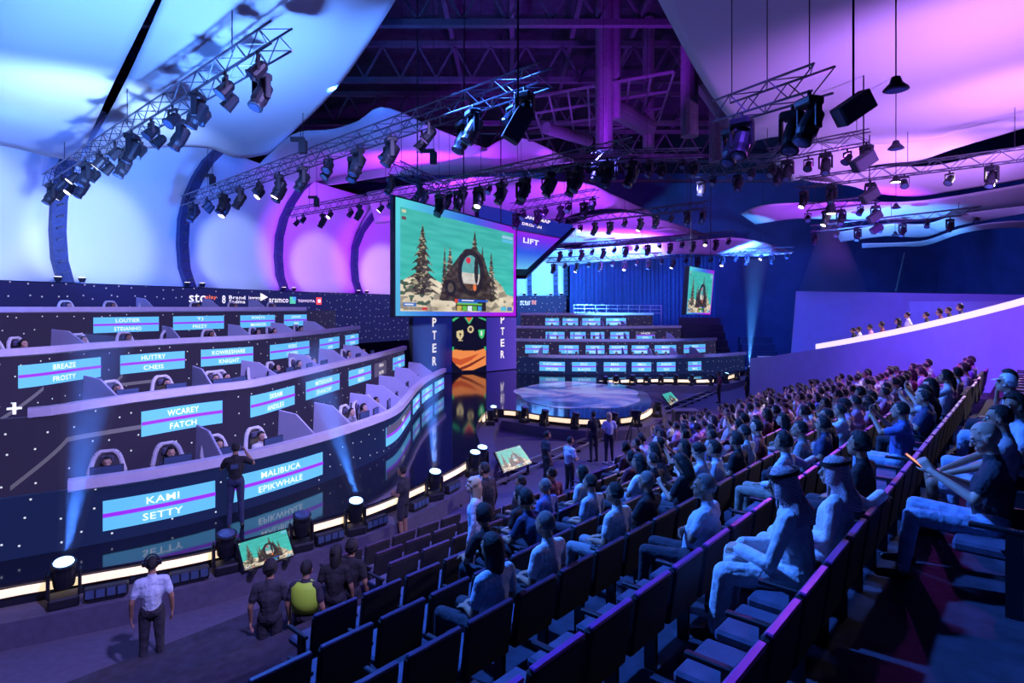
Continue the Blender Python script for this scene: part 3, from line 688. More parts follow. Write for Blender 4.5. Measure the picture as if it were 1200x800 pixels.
rig(aty(640, 262, 38), aty(830, 240, 36), 'truss between the two magenta sails', mix(11, pat='mmw', lit={2: 'w', 6: 'w'}, sc=1.1), 'the truss between magenta sails', .4, 7)
rig(aty(650, 290, 46), aty(860, 274, 44), 'far truss before the cyan rim sail', mix(16, pat='mw', lit={9: 'w', 13: 'w'}, sc=1.1), 'the far truss', .4, 8)
rig(aty(640, 305, 50), aty(930, 292, 48), 'farthest truss above the dark curtain', mix(20, pat='mw', lit={2: 'w', 6: 'w', 10: 'w', 14: 'w', 17: 'w'}, sc=1.1), 'the farthest truss', .4, 9)
rig(aty(695, 184, 24), aty(820, 180, 25), 'dark truss in the middle of the roof gap', mix(7, pat='mmw', sc=.9), 'the roof gap truss', .4, 10)
rig(aty(816, 203, 27), aty(912, 186, 24), 'ladder-like truss left of the right sails', mix(5, pat='mw'), 'the ladder truss', .45, 11)
rig(aty(845, 132, 14.5), aty(965, 92, 11.5), 'near truss under the big lilac sail', mix(4, pat='m', sc=1.25), 'the near right truss', .5, 12)
rig(aty(900, 183, 23), aty(1020, 160, 21), 'truss just below the big lilac sail', mix(6, pat='wm', sc=1.1), 'the truss below the lilac sail', .45, 13)
rig(aty(935, 215, 28), aty(1235, 176, 21), 'long truss crossing the right sails', mix(7, u0=.02, pat='mmmwwm', lit={0: 'w'}, sc=1.1), 'the long right truss', .45, 14)
rig(aty(945, 243, 34), aty(1030, 233, 33), 'short truss carrying the bright spot lamp', mix(5, pat='wmm', lit={1: 'w'}, sc=1.2), 'the spot lamp truss', .4, 15)
rig(aty(950, 268, 40), aty(1150, 246, 36), 'faint truss low at right before the cyan sail', mix(8, pat='mw', sc=1.1), 'the low right truss', .4, 16)
# hung loudspeakers and dome lamps
for i, (px, py, Y, sx) in enumerate([(1000, 127, 12, 1.0), (1012, 189, 19, 1.0), (1019, 229, 25, 1.0), (1025, 254, 32, 1.0), (1027, 268, 38, 1.0), (607, 147, 13, 1.0)]):
    t = thing('hanging_speaker', ['nearest tilted grey loudspeaker hanging before the lilac sail', 'second tilted loudspeaker hanging at the right', 'third tilted loudspeaker hanging at the right', 'fourth small tilted loudspeaker hanging at the right', 'farthest tilted loudspeaker hanging at the right', 'blue-lit loudspeaker box hanging at top centre'][i], 'loudspeaker', aty(px, py, Y))
    R = Matrix.Rotation(-.6 if i < 5 else -1.05, 3, 'Y') @ Matrix.Rotation(.2, 3, 'X')
    MB().box((0, 0, 0), (.74 * sx, .34, .40 * sx), R).build('cabinet', M['speaker'], t, bevel=.02)
    MB().box(R @ Vector((0, -.18, 0)), (.68 * sx, .02, .34 * sx), R).build('grille', M['speaker'], t)
    MB().bar((0, 0, .15), (0, 0, 20.1 - t.location.z), .022, 6).build('hanging_pole', M['black'], t)
for i, (px, py, Y) in enumerate([(1050, 103, 12), (1050, 173, 19), (1050, 212, 25), (1050, 243, 32), (1049, 275, 40)]):
    p = aty(px, py, Y); t = thing('dome_lamp', f'{ORD[i]} dome-shaped house lamp hanging right of the loudspeakers, nearest first', 'ceiling lamp', p)
    MB().lathe([(.08, .22), (.12, .1), (.22, 0), (.24, -.04), (.2, -.05)], 14).build('shade', M['black'], t, smooth=False)
    MB().lathe([(.19, -.052), (.19, -.06)], 14).build('lens', M['lens'] if i != 2 else M['lamp'], t)
    MB().bar((0, 0, .2), (0, 0, 20.1 - p.z), .015, 5).build('hanging_wire', M['black'], t)
# upright lamp towers standing on truss tops (small dark posts)
for i, (px, py, Y) in enumerate([(355, 172, 22), (508, 185, 24), (371, 237, 33), (249, 212, 30)]):
    p = aty(px, py, Y)
    t = thing('hoist', f'{["black chain hoist over the second truss at the blue sail", "black chain hoist beside the short truss", "small chain hoist over the third truss", "small chain hoist near the left end of the second truss"][i]}', 'hoist', p)
    MB().box((0, 0, 0), (.28, .22, .5)).build('motor', M['black'], t, bevel=.03); MB().box((-.2, 0, .28), (.5, .16, .14)).build('hook_block', M['black'], t)
    MB().bar((0, 0, .2), (0, 0, 20.1 - p.z), .012, 5).build('chain', M['black'], t)

# ================================================================ screens
def inpoly(X, Y, P):
    r = np.zeros(X.shape, bool); n = len(P)
    for i in range(n):
        x1, y1 = P[i]; x2, y2 = P[(i + 1) % n]
        if y1 == y2: continue
        c = ((Y >= min(y1, y2)) & (Y < max(y1, y2))) & (X < (x2 - x1) * (Y - y1) / (y2 - y1) + x1)
        r ^= c
    return r
def srgb(c): c = np.array(c) / 255.; return np.where(c <= .04045, c / 12.92, ((c + .055) / 1.055) ** 2.4)
def game_picture(W, H):
    X, Y = np.meshgrid((np.arange(W) + .5) / W, (np.arange(H) + .5) / H); Y = 1 - Y   # Y down from the top
    rs = np.random.RandomState(3); gx = rs.rand(40, 60)
    def noise(sx, sy):
        u = X * sx; v = Y * sy; i = u.astype(int); j = v.astype(int); fu = u - i; fv = v - j; g = lambda a, b: gx[b % 40, a % 60]
        return (g(i, j) * (1 - fu) + g(i + 1, j) * fu) * (1 - fv) + (g(i, j + 1) * (1 - fu) + g(i + 1, j + 1) * fu) * fv
    I = np.zeros((H, W, 3)); sky = np.array([66, 182, 172.]); I[:] = sky + (noise(9, 38)[..., None] - .5) * 26 + (Y[..., None]) * np.array([-5, 10, 5])
    def put(m, c, n=0, sx=50, sy=50): I[m] = np.array(c) + (noise(sx, sy)[m][:, None] - .5) * n
    snow = inpoly(X, Y, [(0, .72), (.06, .66), (.2, .64), (.3, .7), (.5, .72), (.62, .74), (.72, .68), (.8, .6), (.87, .68), (.92, .78), (1, .8), (1, 1.02), (0, 1.02)])
    put(snow, (214, 200, 172), 60, 14, 20); put(snow & (noise(20, 30) > .66), (150, 140, 120), 40)
    put(inpoly(X, Y, [(0, .70), (.1, .68), (.14, .80), (.24, .86), (.2, .95), (0, .9)]) & (noise(40, 40) > .55), (70, 95, 70), 40)
    def tree(cx, top, bot, w):
        n = 9
        for k in range(n):
            y0 = top + (bot - top) * k / n; y1 = top + (bot - top) * (k + 1.5) / n; ww = w * (k + 1.3) / n
            m = inpoly(X, Y, [(cx, y0), (cx + ww, y1 + .01), (cx + ww * .55, y1 - .012), (cx + ww * .3, y1 + .02), (cx, y1 - .002), (cx - ww * .4, y1 + .022), (cx - ww * .6, y1 - .012), (cx - ww, y1 + .012)])
            put(m, (66, 60, 48), 70, 70, 70); put(m & (noise(55, 80) > .68), (170, 160, 130), 30)
        put(inpoly(X, Y, [(cx - .012, bot - .02), (cx + .012, bot - .02), (cx + .016, bot + .05), (cx - .016, bot + .05)]), (50, 42, 34), 20)
    tree(.155, .12, .78, .135); tree(.37, .30, .78, .095); tree(.325, .30, .70, .04); tree(.59, .07, .50, .09); tree(.755, .28, .82, .085); tree(.665, .22, .6, .05)
    hill = inpoly(X, Y, [(.28, .88), (.33, .62), (.44, .4), (.5, .3), (.6, .27), (.68, .36), (.74, .6), (.76, .82), (.6, .9)])
    put(hill, (62, 52, 40), 60, 40, 40)
    def ell(cx, cy, rx, ry): return ((X - cx) / rx) ** 2 + ((Y - cy) / ry) ** 2
    e = ell(.56, .56, .125, .26); put(e < 1, (38, 34, 30), 30, 60, 60); e = ell(.555, .56, .085, .20); put(e < 1, (96, 170, 170), 16)
    put((e < 1) & (Y > .56), (205, 200, 190), 30); put((e < 1) & (Y > .68), (90, 66, 48), 40)
    put(ell(.605, .52, .02, .16) < 1, (46, 42, 34), 40); put(ell(.53, .42, .022, .035) < 1, (214, 50, 66), 0)
    put(ell(.59, .72, .016, .04) < 1, (230, 120, 60), 0); put(ell(.375, .74, .05, .09) < 1, (34, 30, 28), 20); put(ell(.375, .74, .025, .05) < 1, (90, 80, 66), 20)
    R = lambda x0, y0, x1, y1: (X > x0) & (X < x1) & (Y > y0) & (Y < y1)
    put(R(.42, .855, .70, .99), (40, 34, 30)); put(R(.44, .86, .72, .885), (40, 90, 200)); put(R(.47, .864, .58, .881), (240, 240, 250)); put(R(.42, .89, .62, .90), (70, 150, 220))
    put(R(.43, .90, .66, .92), (110, 190, 60)); put(R(.41, .86, .44, .90), (210, 70, 50))
    for k, c in enumerate(((200, 170, 80), (90, 190, 60), (220, 235, 245), (90, 180, 70), (60, 150, 220))): put(R(.43 + k * .047, .93, .47 + k * .047, .985), c, 30)
    put(R(.02, .915, .11, .95), (50, 110, 190)); put(R(.03, .925, .09, .94), (235, 240, 250)); put(R(.02, .955, .27, .985), (150, 140, 120), 50, 90, 20); put(R(.15, .955, .19, .985), (200, 60, 50))
    put(R(.855, .935, .92, .98), (90, 190, 220)); put(R(.93, .935, .985, .98), (80, 120, 180)); put(R(.87, .05, .995, .085), (150, 200, 230)); put(R(.87, .10, .995, .135), (90, 190, 230))
    put(R(.01, .02, .04, .05), (200, 210, 180)); put(R(.01, .085, .04, .115), (110, 60, 70))
    return np.clip(I, 0, 255)
def screen_picture(W, H):
    """game view inside its gradient frame"""
    I = np.zeros((H, W, 3)); X, Y = np.meshgrid((np.arange(W) + .5) / W, (np.arange(H) + .5) / H); Y = 1 - Y
    t = np.clip((X + Y * .25 - .05), 0, 1)[..., None]; a, b, c = np.array([90, 214, 226.]), np.array([52, 110, 226.]), np.array([176, 20, 232.])
    I[:] = np.where(t < .5, a + (b - a) * t * 2, b + (c - b) * (t * 2 - 1))
    x0, x1, y0, y1 = int(W * .033), int(W * .972), int(H * .045), int(H * .925)
    I[y0:y1 + 0, x0:x1] = game_picture(x1 - x0, y1 - y0)
    I[:y0 + 0] = I[:y0 + 0]
    return I
def picture_grid(name, corners, I, par, m=None):
    """corners: top-left, top-right, bottom-right, bottom-left; image rows run bottom to top"""
    H, W, _ = I.shape; tl, tr, br, bl = [Vector(c) for c in corners]; us = np.linspace(0, 1, W); vs_ = np.linspace(0, 1, H)
    A = np.array
    P = (A(bl)[None, None] * (1 - us)[None, :, None] + A(br)[None, None] * us[None, :, None]) * (1 - vs_)[:, None, None] + (A(tl)[None, None] * (1 - us)[None, :, None] + A(tr)[None, None] * us[None, :, None]) * vs_[:, None, None]
    idx = np.arange(W * H).reshape(H, W)
    F = np.stack([idx[:-1, :-1], idx[:-1, 1:], idx[1:, 1:], idx[1:, :-1]], -1).reshape(-1, 4)
    me = bpy.data.meshes.new(name); me.vertices.add(W * H); me.vertices.foreach_set('co', P.reshape(-1).astype(np.float32))
    me.loops.add(F.size); me.loops.foreach_set('vertex_index', F.reshape(-1).astype(np.int32)); me.polygons.add(len(F))
    me.polygons.foreach_set('loop_start', (np.arange(len(F)) * 4).astype(np.int32)); me.polygons.foreach_set('loop_total', np.full(len(F), 4, np.int32))
    me.update(); me.validate()
    ca = me.color_attributes.new('picture', 'FLOAT_COLOR', 'POINT'); c4 = np.ones((H, W, 4), np.float32); c4[..., :3] = srgb(I)
    ca.data.foreach_set('color', c4.reshape(-1)); me.materials.append(m or M['picture'])
    o = bpy.data.objects.new(name, me); COL.objects.link(o)
    if par: o.parent = par
    return o
def screen_thing(name, label, tl, tr, br, bl, I, bez=.06, thick=.25, cat='screen', lift=.004):
    tl, tr, br, bl = [Vector(c) for c in (tl, tr, br, bl)]; c = (bl + br) / 2
    t = thing(name, label, cat, c); P = [p - c for p in (tl, tr, br, bl)]
    n = (P[1] - P[0]).cross(P[3] - P[0]).normalized()
    if n.dot(-(c - Vector((0, 0, CAM_H)))) < 0: n = -n
    g = (P[0] + P[1] + P[2] + P[3]) / 4; E = []
    for p in P: d = (p - g); E.append(p + Vector((d.normalized().x, d.normalized().y, d.normalized().z)) * bez * 1.3)
    MB().prism([e - n * .01 for e in E], -n * thick).build('housing', M['glass'], t)
    picture_grid('picture', [p + n * lift for p in P], I, t)
    return t, P, n
big = screen_picture(330, 186); small = screen_picture(120, 68); smallg = game_picture(110, 62)
# main hanging screen
tl, bl = aty(463.5, 230.5, 24.6), aty(463.5, 370, 24.6); tr, br = aty(604.5, 267, 33.6), aty(604.5, 370.3, 33.6)
t, P, n_ = screen_thing('hanging_screen', 'big hanging screen showing a snowy forest game with a purple frame', tl, tr, br, bl, big, .12, .16)
for u in (.15, .5, .85):
    p = P[0].lerp(P[1], u) - n_ * .08; MB().bar(p, p + Vector((0, 0, 20.1 - t.location.z - p.z)), .03, 5).build('hanging_wire', M['black'], t)
# second, tilted screen of the cluster
def grad(W, H, f): 
    X, Y = np.meshgrid((np.arange(W) + .5) / W, (np.arange(H) + .5) / H); return f(X, 1 - Y)
def tiltpic(X, Y):
    I = np.zeros(X.shape + (3,)); top = Y < .33 - .0 * X
    u = np.clip((Y - .33) / .67, 0, 1)[..., None]
    I[:] = np.where(u < .5, np.array([150, 34, 240.]) * (1 - u * 2) + np.array([46, 90, 232.]) * u * 2, np.array([46, 90, 232.]) * (2 - u * 2) + np.array([110, 200, 245.]) * (u * 2 - 1))
    I[top] = (22, 40, 150); I[(Y > .30) & (Y < .335)] = (14, 14, 60)
    return I
tl2, tr2, br2, bl2 = aty(560, 243, 36.5), aty(671, 268, 37.5), aty(616, 319, 34), aty(560, 319, 33.5)
t2, P2, n2 = screen_thing('hanging_screen', 'tilted slanting screen with purple to cyan colours behind the big screen', tl2, tr2, br2, bl2, grad(60, 40, tiltpic), .2, .3, lift=.3)
U2 = (P2[1] - P2[0]); V2 = (P2[3] - P2[0])
def on2(u0, v0):
    ex = U2.normalized(); ey = (V2 - ex * V2.dot(ex)).normalized()
    return lambda u, v: P2[0] + U2 * u0 + (V2.normalized() * V2.length) * v0 + ex * u - ey * v + n2 * .7
text_on('ISLAND MAP', 'screen_text', M['textwarm'], t2, on2(.56, .12), 1.9, .28, bold=.03); text_on('DROP IN', 'screen_text', M['textwarm'], t2, on2(.52, .24), 1.2, .24, bold=.03)
text_on('LIFT', 'screen_text', M['text'], t2, on2(.50, .50), .95, .42, bold=.03)
MB().bar(P2[1] - n2 * .2, P2[1] - n2 * .2 + Vector((0, 0, 20.1 - t2.location.z - P2[1].z)), .03, 5).build('hanging_wire', M['black'], t2)
# far hanging portrait-like screen on the right
t3, P3, n3 = screen_thing('hanging_screen', 'far narrow hanging screen with the game picture before the dark curtain', aty(808.5, 312, 33), aty(837, 317, 38), aty(832.5, 368.5, 38), aty(804.5, 368, 33), small, .06, .25)
for u in (.1, .9):
    p = P3[0].lerp(P3[1], u) - n3 * .1; MB().bar(p, p + Vector((0, 0, 20.1 - t3.location.z - p.z)), .02, 5).build('hanging_wire', M['black'], t3)
# monitors on the floor
def fm(label, q, zb, zt, I):
    (a, b, c, d) = q; t, P, n = screen_thing('floor_monitor', label, at(*a, zt), at(*b, zt), at(*c, zb), at(*d, zb), I, .03, .06, 'monitor')
    for s in (0, 1):
        p = P[3].lerp(P[2], .15 + .7 * s); h_ = zb - (ZA if zb > .4 else 0); MB().box((p.x, p.y, p.z - h_ / 2 - .02), (.08, .22, h_ + .02)).build('monitor_foot', M['black'], t)
    return t
fm('floor monitor with the game picture before the lowest name screens', [(279, 637), (335, 620), (344, 650), (287, 668)], .50, .96, smallg)
fm('floor monitor with the game picture in the middle of the floor', [(581, 530), (609, 522), (623, 542), (591, 553)], .30, .84, smallg)
fm('small floor monitor right of the round stage', [(776, 462), (786, 459), (795, 469), (786, 475)], .14, .62, smallg)
# ================================================================ LED panels at the back of the stage
def jersey(W, H):
    def f(X, Y):
        I = np.zeros(X.shape + (3,)); I[:] = (10, 12, 34)
        neck = inpoly(X, Y, [(.36, .0), (.62, .0), (.5, .13)]); I[inpoly(X, Y, [(.28, 0), (.70, 0), (.5, .19)])] = (60, 190, 120); I[inpoly(X, Y, [(.33, 0), (.66, 0), (.5, .15)])] = (230, 90, 60); I[inpoly(X, Y, [(.4, 0), (.6, 0), (.5, .07)])] = (150, 30, 30)
        I[inpoly(X, Y, [(0, .10), (.22, .03), (.25, .05), (.03, .14)])] = (60, 190, 120); I[inpoly(X, Y, [(.78, .05), (1, .10), (1, .13), (.76, .07)])] = (60, 190, 120)
        I[((X - .54) / .09) ** 2 + ((Y - .27) / .06) ** 2 < 1] = (220, 200, 150); I[((X - .54) / .05) ** 2 + ((Y - .27) / .035) ** 2 < 1] = (60, 50, 50)
        I[inpoly(X, Y, [(.14, .30), (.32, .28), (.34, .38), (.24, .46), (.14, .40)])] = (220, 200, 150); I[inpoly(X, Y, [(.2, .33), (.28, .33), (.24, .4)])] = (60, 50, 50); I[inpoly(X, Y, [(.18, .45), (.32, .45), (.30, .47), (.2, .47)])] = (220, 200, 150)
        I[inpoly(X, Y, [(.76, .28), (.96, .28), (.93, .40), (.87, .44), (.80, .40)])] = (70, 200, 120); I[inpoly(X, Y, [(.84, .30), (.89, .30), (.89, .38), (.84, .38)])] = (220, 240, 230)
        arm = inpoly(X, Y, [(0, .60), (.3, .63), (.7, .64), (.95, .60), (1, .62), (1, .88), (.6, .97), (.3, .97), (.22, .93), (.0, .80)]); I[arm] = (240, 140, 76)
        I[arm & inpoly(X, Y, [(.0, .74), (.25, .78), (.5, .74), (.8, .68), (.55, .80), (.25, .88), (0, .84)])] = (200, 84, 44)
        I[arm & inpoly(X, Y, [(.2, .93), (.5, .86), (.98, .72), (.95, .76), (.5, .91), (.25, .97)])] = (120, 44, 30)
        I[inpoly(X, Y, [(.0, .57), (.06, .57), (.04, .64), (0, .63)])] = (60, 190, 120); I[inpoly(X, Y, [(.94, .57), (1, .56), (1, .64), (.95, .63)])] = (60, 190, 120)
        return I
    return grad(W, H, f)
def panel(name, label, x0, x1, Y0, Y1, ztop, I, zb=ZS + .05):
    a, b = Vector(((x0 - 600) / FPX * Y0, Y0, 0)), Vector(((x1 - 600) / FPX * Y1, Y1, 0)); zt, zb_ = Vector((0, 0, ztop)), Vector((0, 0, zb))
    return screen_thing(name, label, a + zt, b + zt, b + zb_, a + zb_, I, .02, .3)
flat = lambda c0, c1: grad(12, 24, lambda X, Y: np.array(c0, float) * (1 - X[..., None]) + np.array(c1, float) * X[..., None])
p1, P, n = panel('led_tower', 'dark blue LED panel with vertical lettering left of the jersey picture', 484, 529.5, 37.5, 41, 9.2, flat((10, 22, 92), (12, 24, 110)))
def vtext(t, P, n, s, u, z0, dz, w, h, m=M['textwarm']):
    ex = (P[1] - P[0]).normalized(); W_ = (P[1] - P[0]).length
    for i, ch in enumerate(s):
        c = P[3] + ex * (W_ * u) + Vector((0, 0, z0 - i * dz))
        text_on(ch, 'letter', m, t, lambda a, b, c=c: c + ex * a + Vector((0, 0, b)) + n * .03, w, h, bold=.02)
vtext(p1, P, n, 'CHAPTER', .52, 3.47 + 3 * .85, .85, .42, .58)
p2, P, n = panel('led_tower', 'LED panel picturing folded arms in a dark football jersey', 530, 569.5, 41, 41.5, 8.0, None if False else np.concatenate([jersey(60, 90), np.tile(np.array([10, 12, 34.]), (70, 60, 1))], 0))
p3, P, n = panel('led_tower', 'purple LED panel with vertical lettering beside the jersey picture', 570, 605, 41.5, 43.5, 9.2, flat((52, 44, 150), (92, 66, 190)))
vtext(p3, P, n, 'CHAPTER', .52, 3.57 + 3 * .82, .82, .36, .54)

for k_ in PROTO: hide_proto(PROTO[k_])
# ================================================================ white private box at the right, curtain, rails
vw = Path([(12.9, 34), (13.35, 31), (14.45, 26), (14.95, 22), (14.75, 17.5), (13.9, 13.2)], 10)
def vtop(t): return float(np.interp(vw.pos(t).y, [13, 17, 22, 26, 31, 34], [6.0, 5.45, 4.5, 3.72, 2.78, 2.4]))
box = thing('private_box', 'curved white wall of the private box lit violet at the right of the seats', 'balcony wall')
def vsweep(o0, o1, f0, f1, t0, t1):
    n = 60; vs = []
    for i in range(n + 1):
        t = t0 + (t1 - t0) * i / n; zt = vtop(t)
        for o, f in ((o0, f0), (o1, f0), (o1, f1), (o0, f1)): vs.append(vw.w(t, f(zt) if callable(f) else f, o))
    return MB().add(vs, [(i * 4 + j, i * 4 + (j + 1) % 4, i * 4 + 4 + (j + 1) % 4, i * 4 + 4 + j) for i in range(n) for j in range(4)] + [(3, 2, 1, 0), (n * 4, n * 4 + 1, n * 4 + 2, n * 4 + 3)])
vsweep(-.0, -.18, .0, lambda z: z - .04, 1.2, vw.L).build('parapet', M['vip'], box, smooth=False)
vsweep(-.16, -.75, lambda z: z - .04, lambda z: z + .22, 6.2, vw.L).build('counter_top', M['counter'], box)
struct(vsweep(-.8, -7, lambda z: z - 1.3, lambda z: z - 1.1, 3, vw.L).build('box_floor', M['navy']))
bp = thing('box_back_wall', 'pale blue-lit back wall panel behind the private box', 'wall panel')
a, b = aty(934, 341, 36), aty(1240, 346, 30); a0 = Vector((a.x - .5, a.y, 0)); b0 = Vector((b.x, b.y, 0))
MB().prism([a0, b0, b, a], (.1, .35, 0)).build('panel', M['vip'], bp)
c_, d_ = aty(1066, 353, 31), aty(1200, 353, 26.5)
MB().prism([Vector((c_.x, c_.y, 0)), Vector((d_.x, d_.y, 0)), d_, c_], (.1, .3, 0)).build('front_panel', M['vip'], bp)
MB().bar(aty(1050, 341, 40), aty(1060, 296, 40), .05).build('cable', M['black'], bp)
tb = thing('side_table', 'small white table at the left end of the private box wall', 'table', (13.9, 32.2, 0))
MB().box((0, 0, 2.62), (1.1, .7, .06)).build('table_top', M['vipcap'], tb); MB().box((0, 0, 1.3), (.12, .12, 2.6)).build('leg', M['vip'], tb)
# stage curtain: hundreds of folds in one cloth
vs = []; n = 240; x0, x1, Yc = 5.8, 20.5, 60
for i in range(n + 1):
    x = x0 + (x1 - x0) * i / n; o = .18 * math.sin(i * .95) + .06 * math.sin(i * 2.3)
    vs += [(x, Yc + o, .8), (x, Yc + o, 11.0)]
cu = MB().add(vs, [(2 * i, 2 * i + 2, 2 * i + 3, 2 * i + 1) for i in range(n)]).build('stage_curtain', M['curtain'], smooth=True)
tag(cu, 'tall dark blue pleated curtain behind the far player stand', 'curtain')
# safety railing above the far stand
rl = thing('safety_railing', 'grey railing behind the top tier of the far stand', 'railing', (0, 0, 0))
A, B = aty(672, 357, 56), aty(775, 358, 56)
for i in range(9):
    p = A.lerp(B, i / 8); MB().bar((p.x, p.y, .8), (p.x, p.y, p.z), .03).build('post', M['rail'], rl)
for dz in (0, -.35, -.7): MB().bar(A + Vector((0, 0, dz)), B + Vector((0, 0, dz)), .03).build('rail', M['rail'], rl)
# stairs beside the far stand
for (px, py, w_, Y, lab) in ((820, 372, 3.4, 50, 'dark stepped block right of the far stand'), (885, 395, 3.0, 55, 'dark low box by the blue beam at the hall end')):
    t = thing('stair_block', lab, 'stairs', aty(px, py, Y)); z_ = t.location.z
    for k in range(6): MB().box((0, -k * .5, -z_ / 2 - k * .3), (w_, .5, max(.3, z_ - k * .6))).build('step', M['navy'], t)
# camera track on the floor
tr_ = thing('camera_track', 'pair of low camera track rails crossing the floor before the seats', 'camera track')
TA, TB_, TC = at(490, 604, .12), at(640, 536, .12), at(880, 440, .12)
tp = Path([(TA.x, TA.y), (TB_.x, TB_.y), (TC.x, TC.y)], 8)
for o_ in (-.28, .28): sweep(tp, 0, tp.L, [(o_ - .035, .08), (o_ + .035, .08), (o_ + .035, .16), (o_ - .035, .16)], .8).build('rail', M['rail'], tr_)
for i in range(int(tp.L / 1.2)):
    p, d = tp.pos(i * 1.2 + .1), tp.dir(i * 1.2 + .1); MB().box((p.x, p.y, .05), (.08, .8, .07), Matrix.Rotation(math.atan2(d.y, d.x), 3, 'Z')).build('sleeper', M['black'], tr_)
cs = thing('flight_case', 'grey box standing on the floor near the far seats', 'case', at(803, 505, 0))
MB().box((0, 0, .45), (1.0, .7, .86)).build('body', M['speaker'], cs, bevel=.03); MB().box((0, 0, .9), (1.02, .72, .05)).build('lid', M['rail'], cs)
for sx in (-1, 1):
    for sy in (-1, 1): MB().box((sx * .4, sy * .27, .02), (.08, .08, .05)).build('castor', M['black'], cs)
jb = thing('camera_stand', 'thin dark camera stand on the floor right of the track', 'stand', at(742, 522, 0))
for a_ in (0, 2.1, 4.2): MB().bar((.45 * math.cos(a_), .45 * math.sin(a_), 0), (0, 0, 1.1), .025).build('leg', M['black'], jb)
MB().box((0, 0, 1.25), (.2, .35, .22)).build('camera_body', M['black'], jb)
# ================================================================ floor lamps along the deck edge, LED battens, beams
def floor_head(lit=None):
    t = thing('floor_moving_head', 'x', 'stage lamp')
    MB().box((0, 0, .09), (.42, .36, .18)).build('base', M['black'], t, bevel=.03)
    for sx in (-1, 1): MB().box((sx * .21, 0, .36), (.05, .14, .42)).build('yoke_arm', M['black'], t, bevel=.015)
    R = Matrix.Rotation(.25, 3, 'X')
    h = MB().lathe([(.09, -.20), (.15, -.16), (.17, .05), (.16, .15), (.18, .22), (.18, .25), (.15, .255)], 14, (0, 0, .48), R).build('head', M['black'], t)
    MB().lathe([(.145, .252), (.14, .27), (.07, .285)], 14, (0, 0, .48), R).build('lens', M['lampblue'] if lit else M['lens'], h)
    return t
def beam(o, tgt, col, power, L=3.4, r0=.15, r1=.55, dens=.13):
    """lit haze in the lamp's beam: a real scattering volume with the lamp's own spot inside"""
    src = o + Vector((0, .08, .84)); d = (Vector(tgt) - src).normalized(); q = d.to_track_quat('Z', 'Y'); n = 20
    mb = MB().lathe([(r0, .0), (r1, L)], n, src, q.to_matrix())
    name = 'beam_haze'
    if name not in MATS:
        m = bpy.data.materials.new(name); m.use_nodes = True; nt = m.node_tree; nt.nodes.clear()
        out = nt.nodes.new('ShaderNodeOutputMaterial'); v = nt.nodes.new('ShaderNodeVolumeScatter'); v.inputs['Density'].default_value = dens; v.inputs['Anisotropy'].default_value = .2
        nt.links.new(v.outputs[0], out.inputs['Volume']); MATS[name] = m
    b = mb.build('beam_haze', MATS[name])
    l = spot('beam_lamp', src, src + d, col, power, ang=2 * math.degrees(math.atan(r1 / L)) * 1.02, blend=.9, rad=.05)
    return b
FH = {None: floor_head(), 'b': floor_head('b')}
def step_pt(px, off, t=None):
    if t is None: t = epath.at_px(px)
    for _ in range(6):          # slide along the edge until the lamp stands in line with its column
        q = epath.w(t, ZA, off); x = 600 + FPX * q.x / q.y; t2 = epath.at_px(px + (px - x)) if False else t + (px - x) * .012 * (q.y / 12); t = max(0, min(epath.L, t2))
    return epath.w(t, ZA, off)
fh = [(75, 688, None, 'at the left bottom edge, blue beam', (.05, .20, 1)), (265, 664, None, 'left of the game monitor', None), (353, 636, None, 'right of the game monitor', None),
      (416, 612, 'b', 'with a bright lens and a beam leaning left', (.05, .22, 1)), (508, 572, 'b', 'with a bright lens below the vertical lettering', (.05, .22, 1)), (553, 538, 'b', 'at the inner bend of the stage edge', None),
      (560, 520, 'b', 'behind the one at the inner bend', None)]
for i, (px, py, lit, lab, bc) in enumerate(fh):
    p = step_pt(px, .36); o = dup(FH['b' if lit or bc else None], p, .6, f'floor moving head lamp {lab}', 'floor lamps along the left stage edge')
    if bc:
        tg = p + Vector({75: (.15, .35, 3), 416: (-1.0, .9, 3), 508: (-.15, .3, 3)}[px])
        tag(beam(p, tg, bc, 6500, L=3.6), f'blue light beam in the haze rising from the lamp {lab}'[:110], 'light beam')
ringl = [(574, 487), (588, 484), (612, 485), (636, 489), (672, 494), (723, 494), (748, 489), (765, 478)]
for i, (px, py) in enumerate(ringl):
    q_ = at(px, py, ZS); t_ = near_t(epath, px, py); dup(FH['b' if i in (1,) else None], epath.w(t_, ZA, .36), .3 * i, f'{ORD[i]} floor lamp round the round stage from the left', 'floor lamps round the round stage', .9)
farl = [(709, 446), (726, 446), (744, 445), (760, 445), (776, 445), (792, 445), (811, 445), (838, 445), (848, 442), (864, 439), (876, 434)]
for i, (px, py) in enumerate(farl):
    p = epath.w(near_t(epath, px, min(py, 447)), ZA, .36); o = dup(FH['b' if i in (8, 10) else None], p, .2 * i, f'{ORD[i]} small floor lamp before the far stand from the left', 'floor lamps before the far stand', .9)
    if i == 10: tag(beam(p, (p.x + .3, p.y, 7), (.06, .30, 1), 14000, L=7.5, r1=.95), 'tall blue light beam rising at the right of the far stand', 'light beam')
bt0 = thing('led_batten', 'x', 'stage lamp')
MB().box((0, 0, .14), (.62, .16, .20)).build('housing', M['black'], bt0, bevel=.02)
for k in range(4): MB().box((-.225 + k * .15, -.085, .15), (.12, .02, .13)).build('cell', M['lens'], bt0)
MB().box((0, .04, .03), (.5, .22, .05)).build('foot', M['black'], bt0)
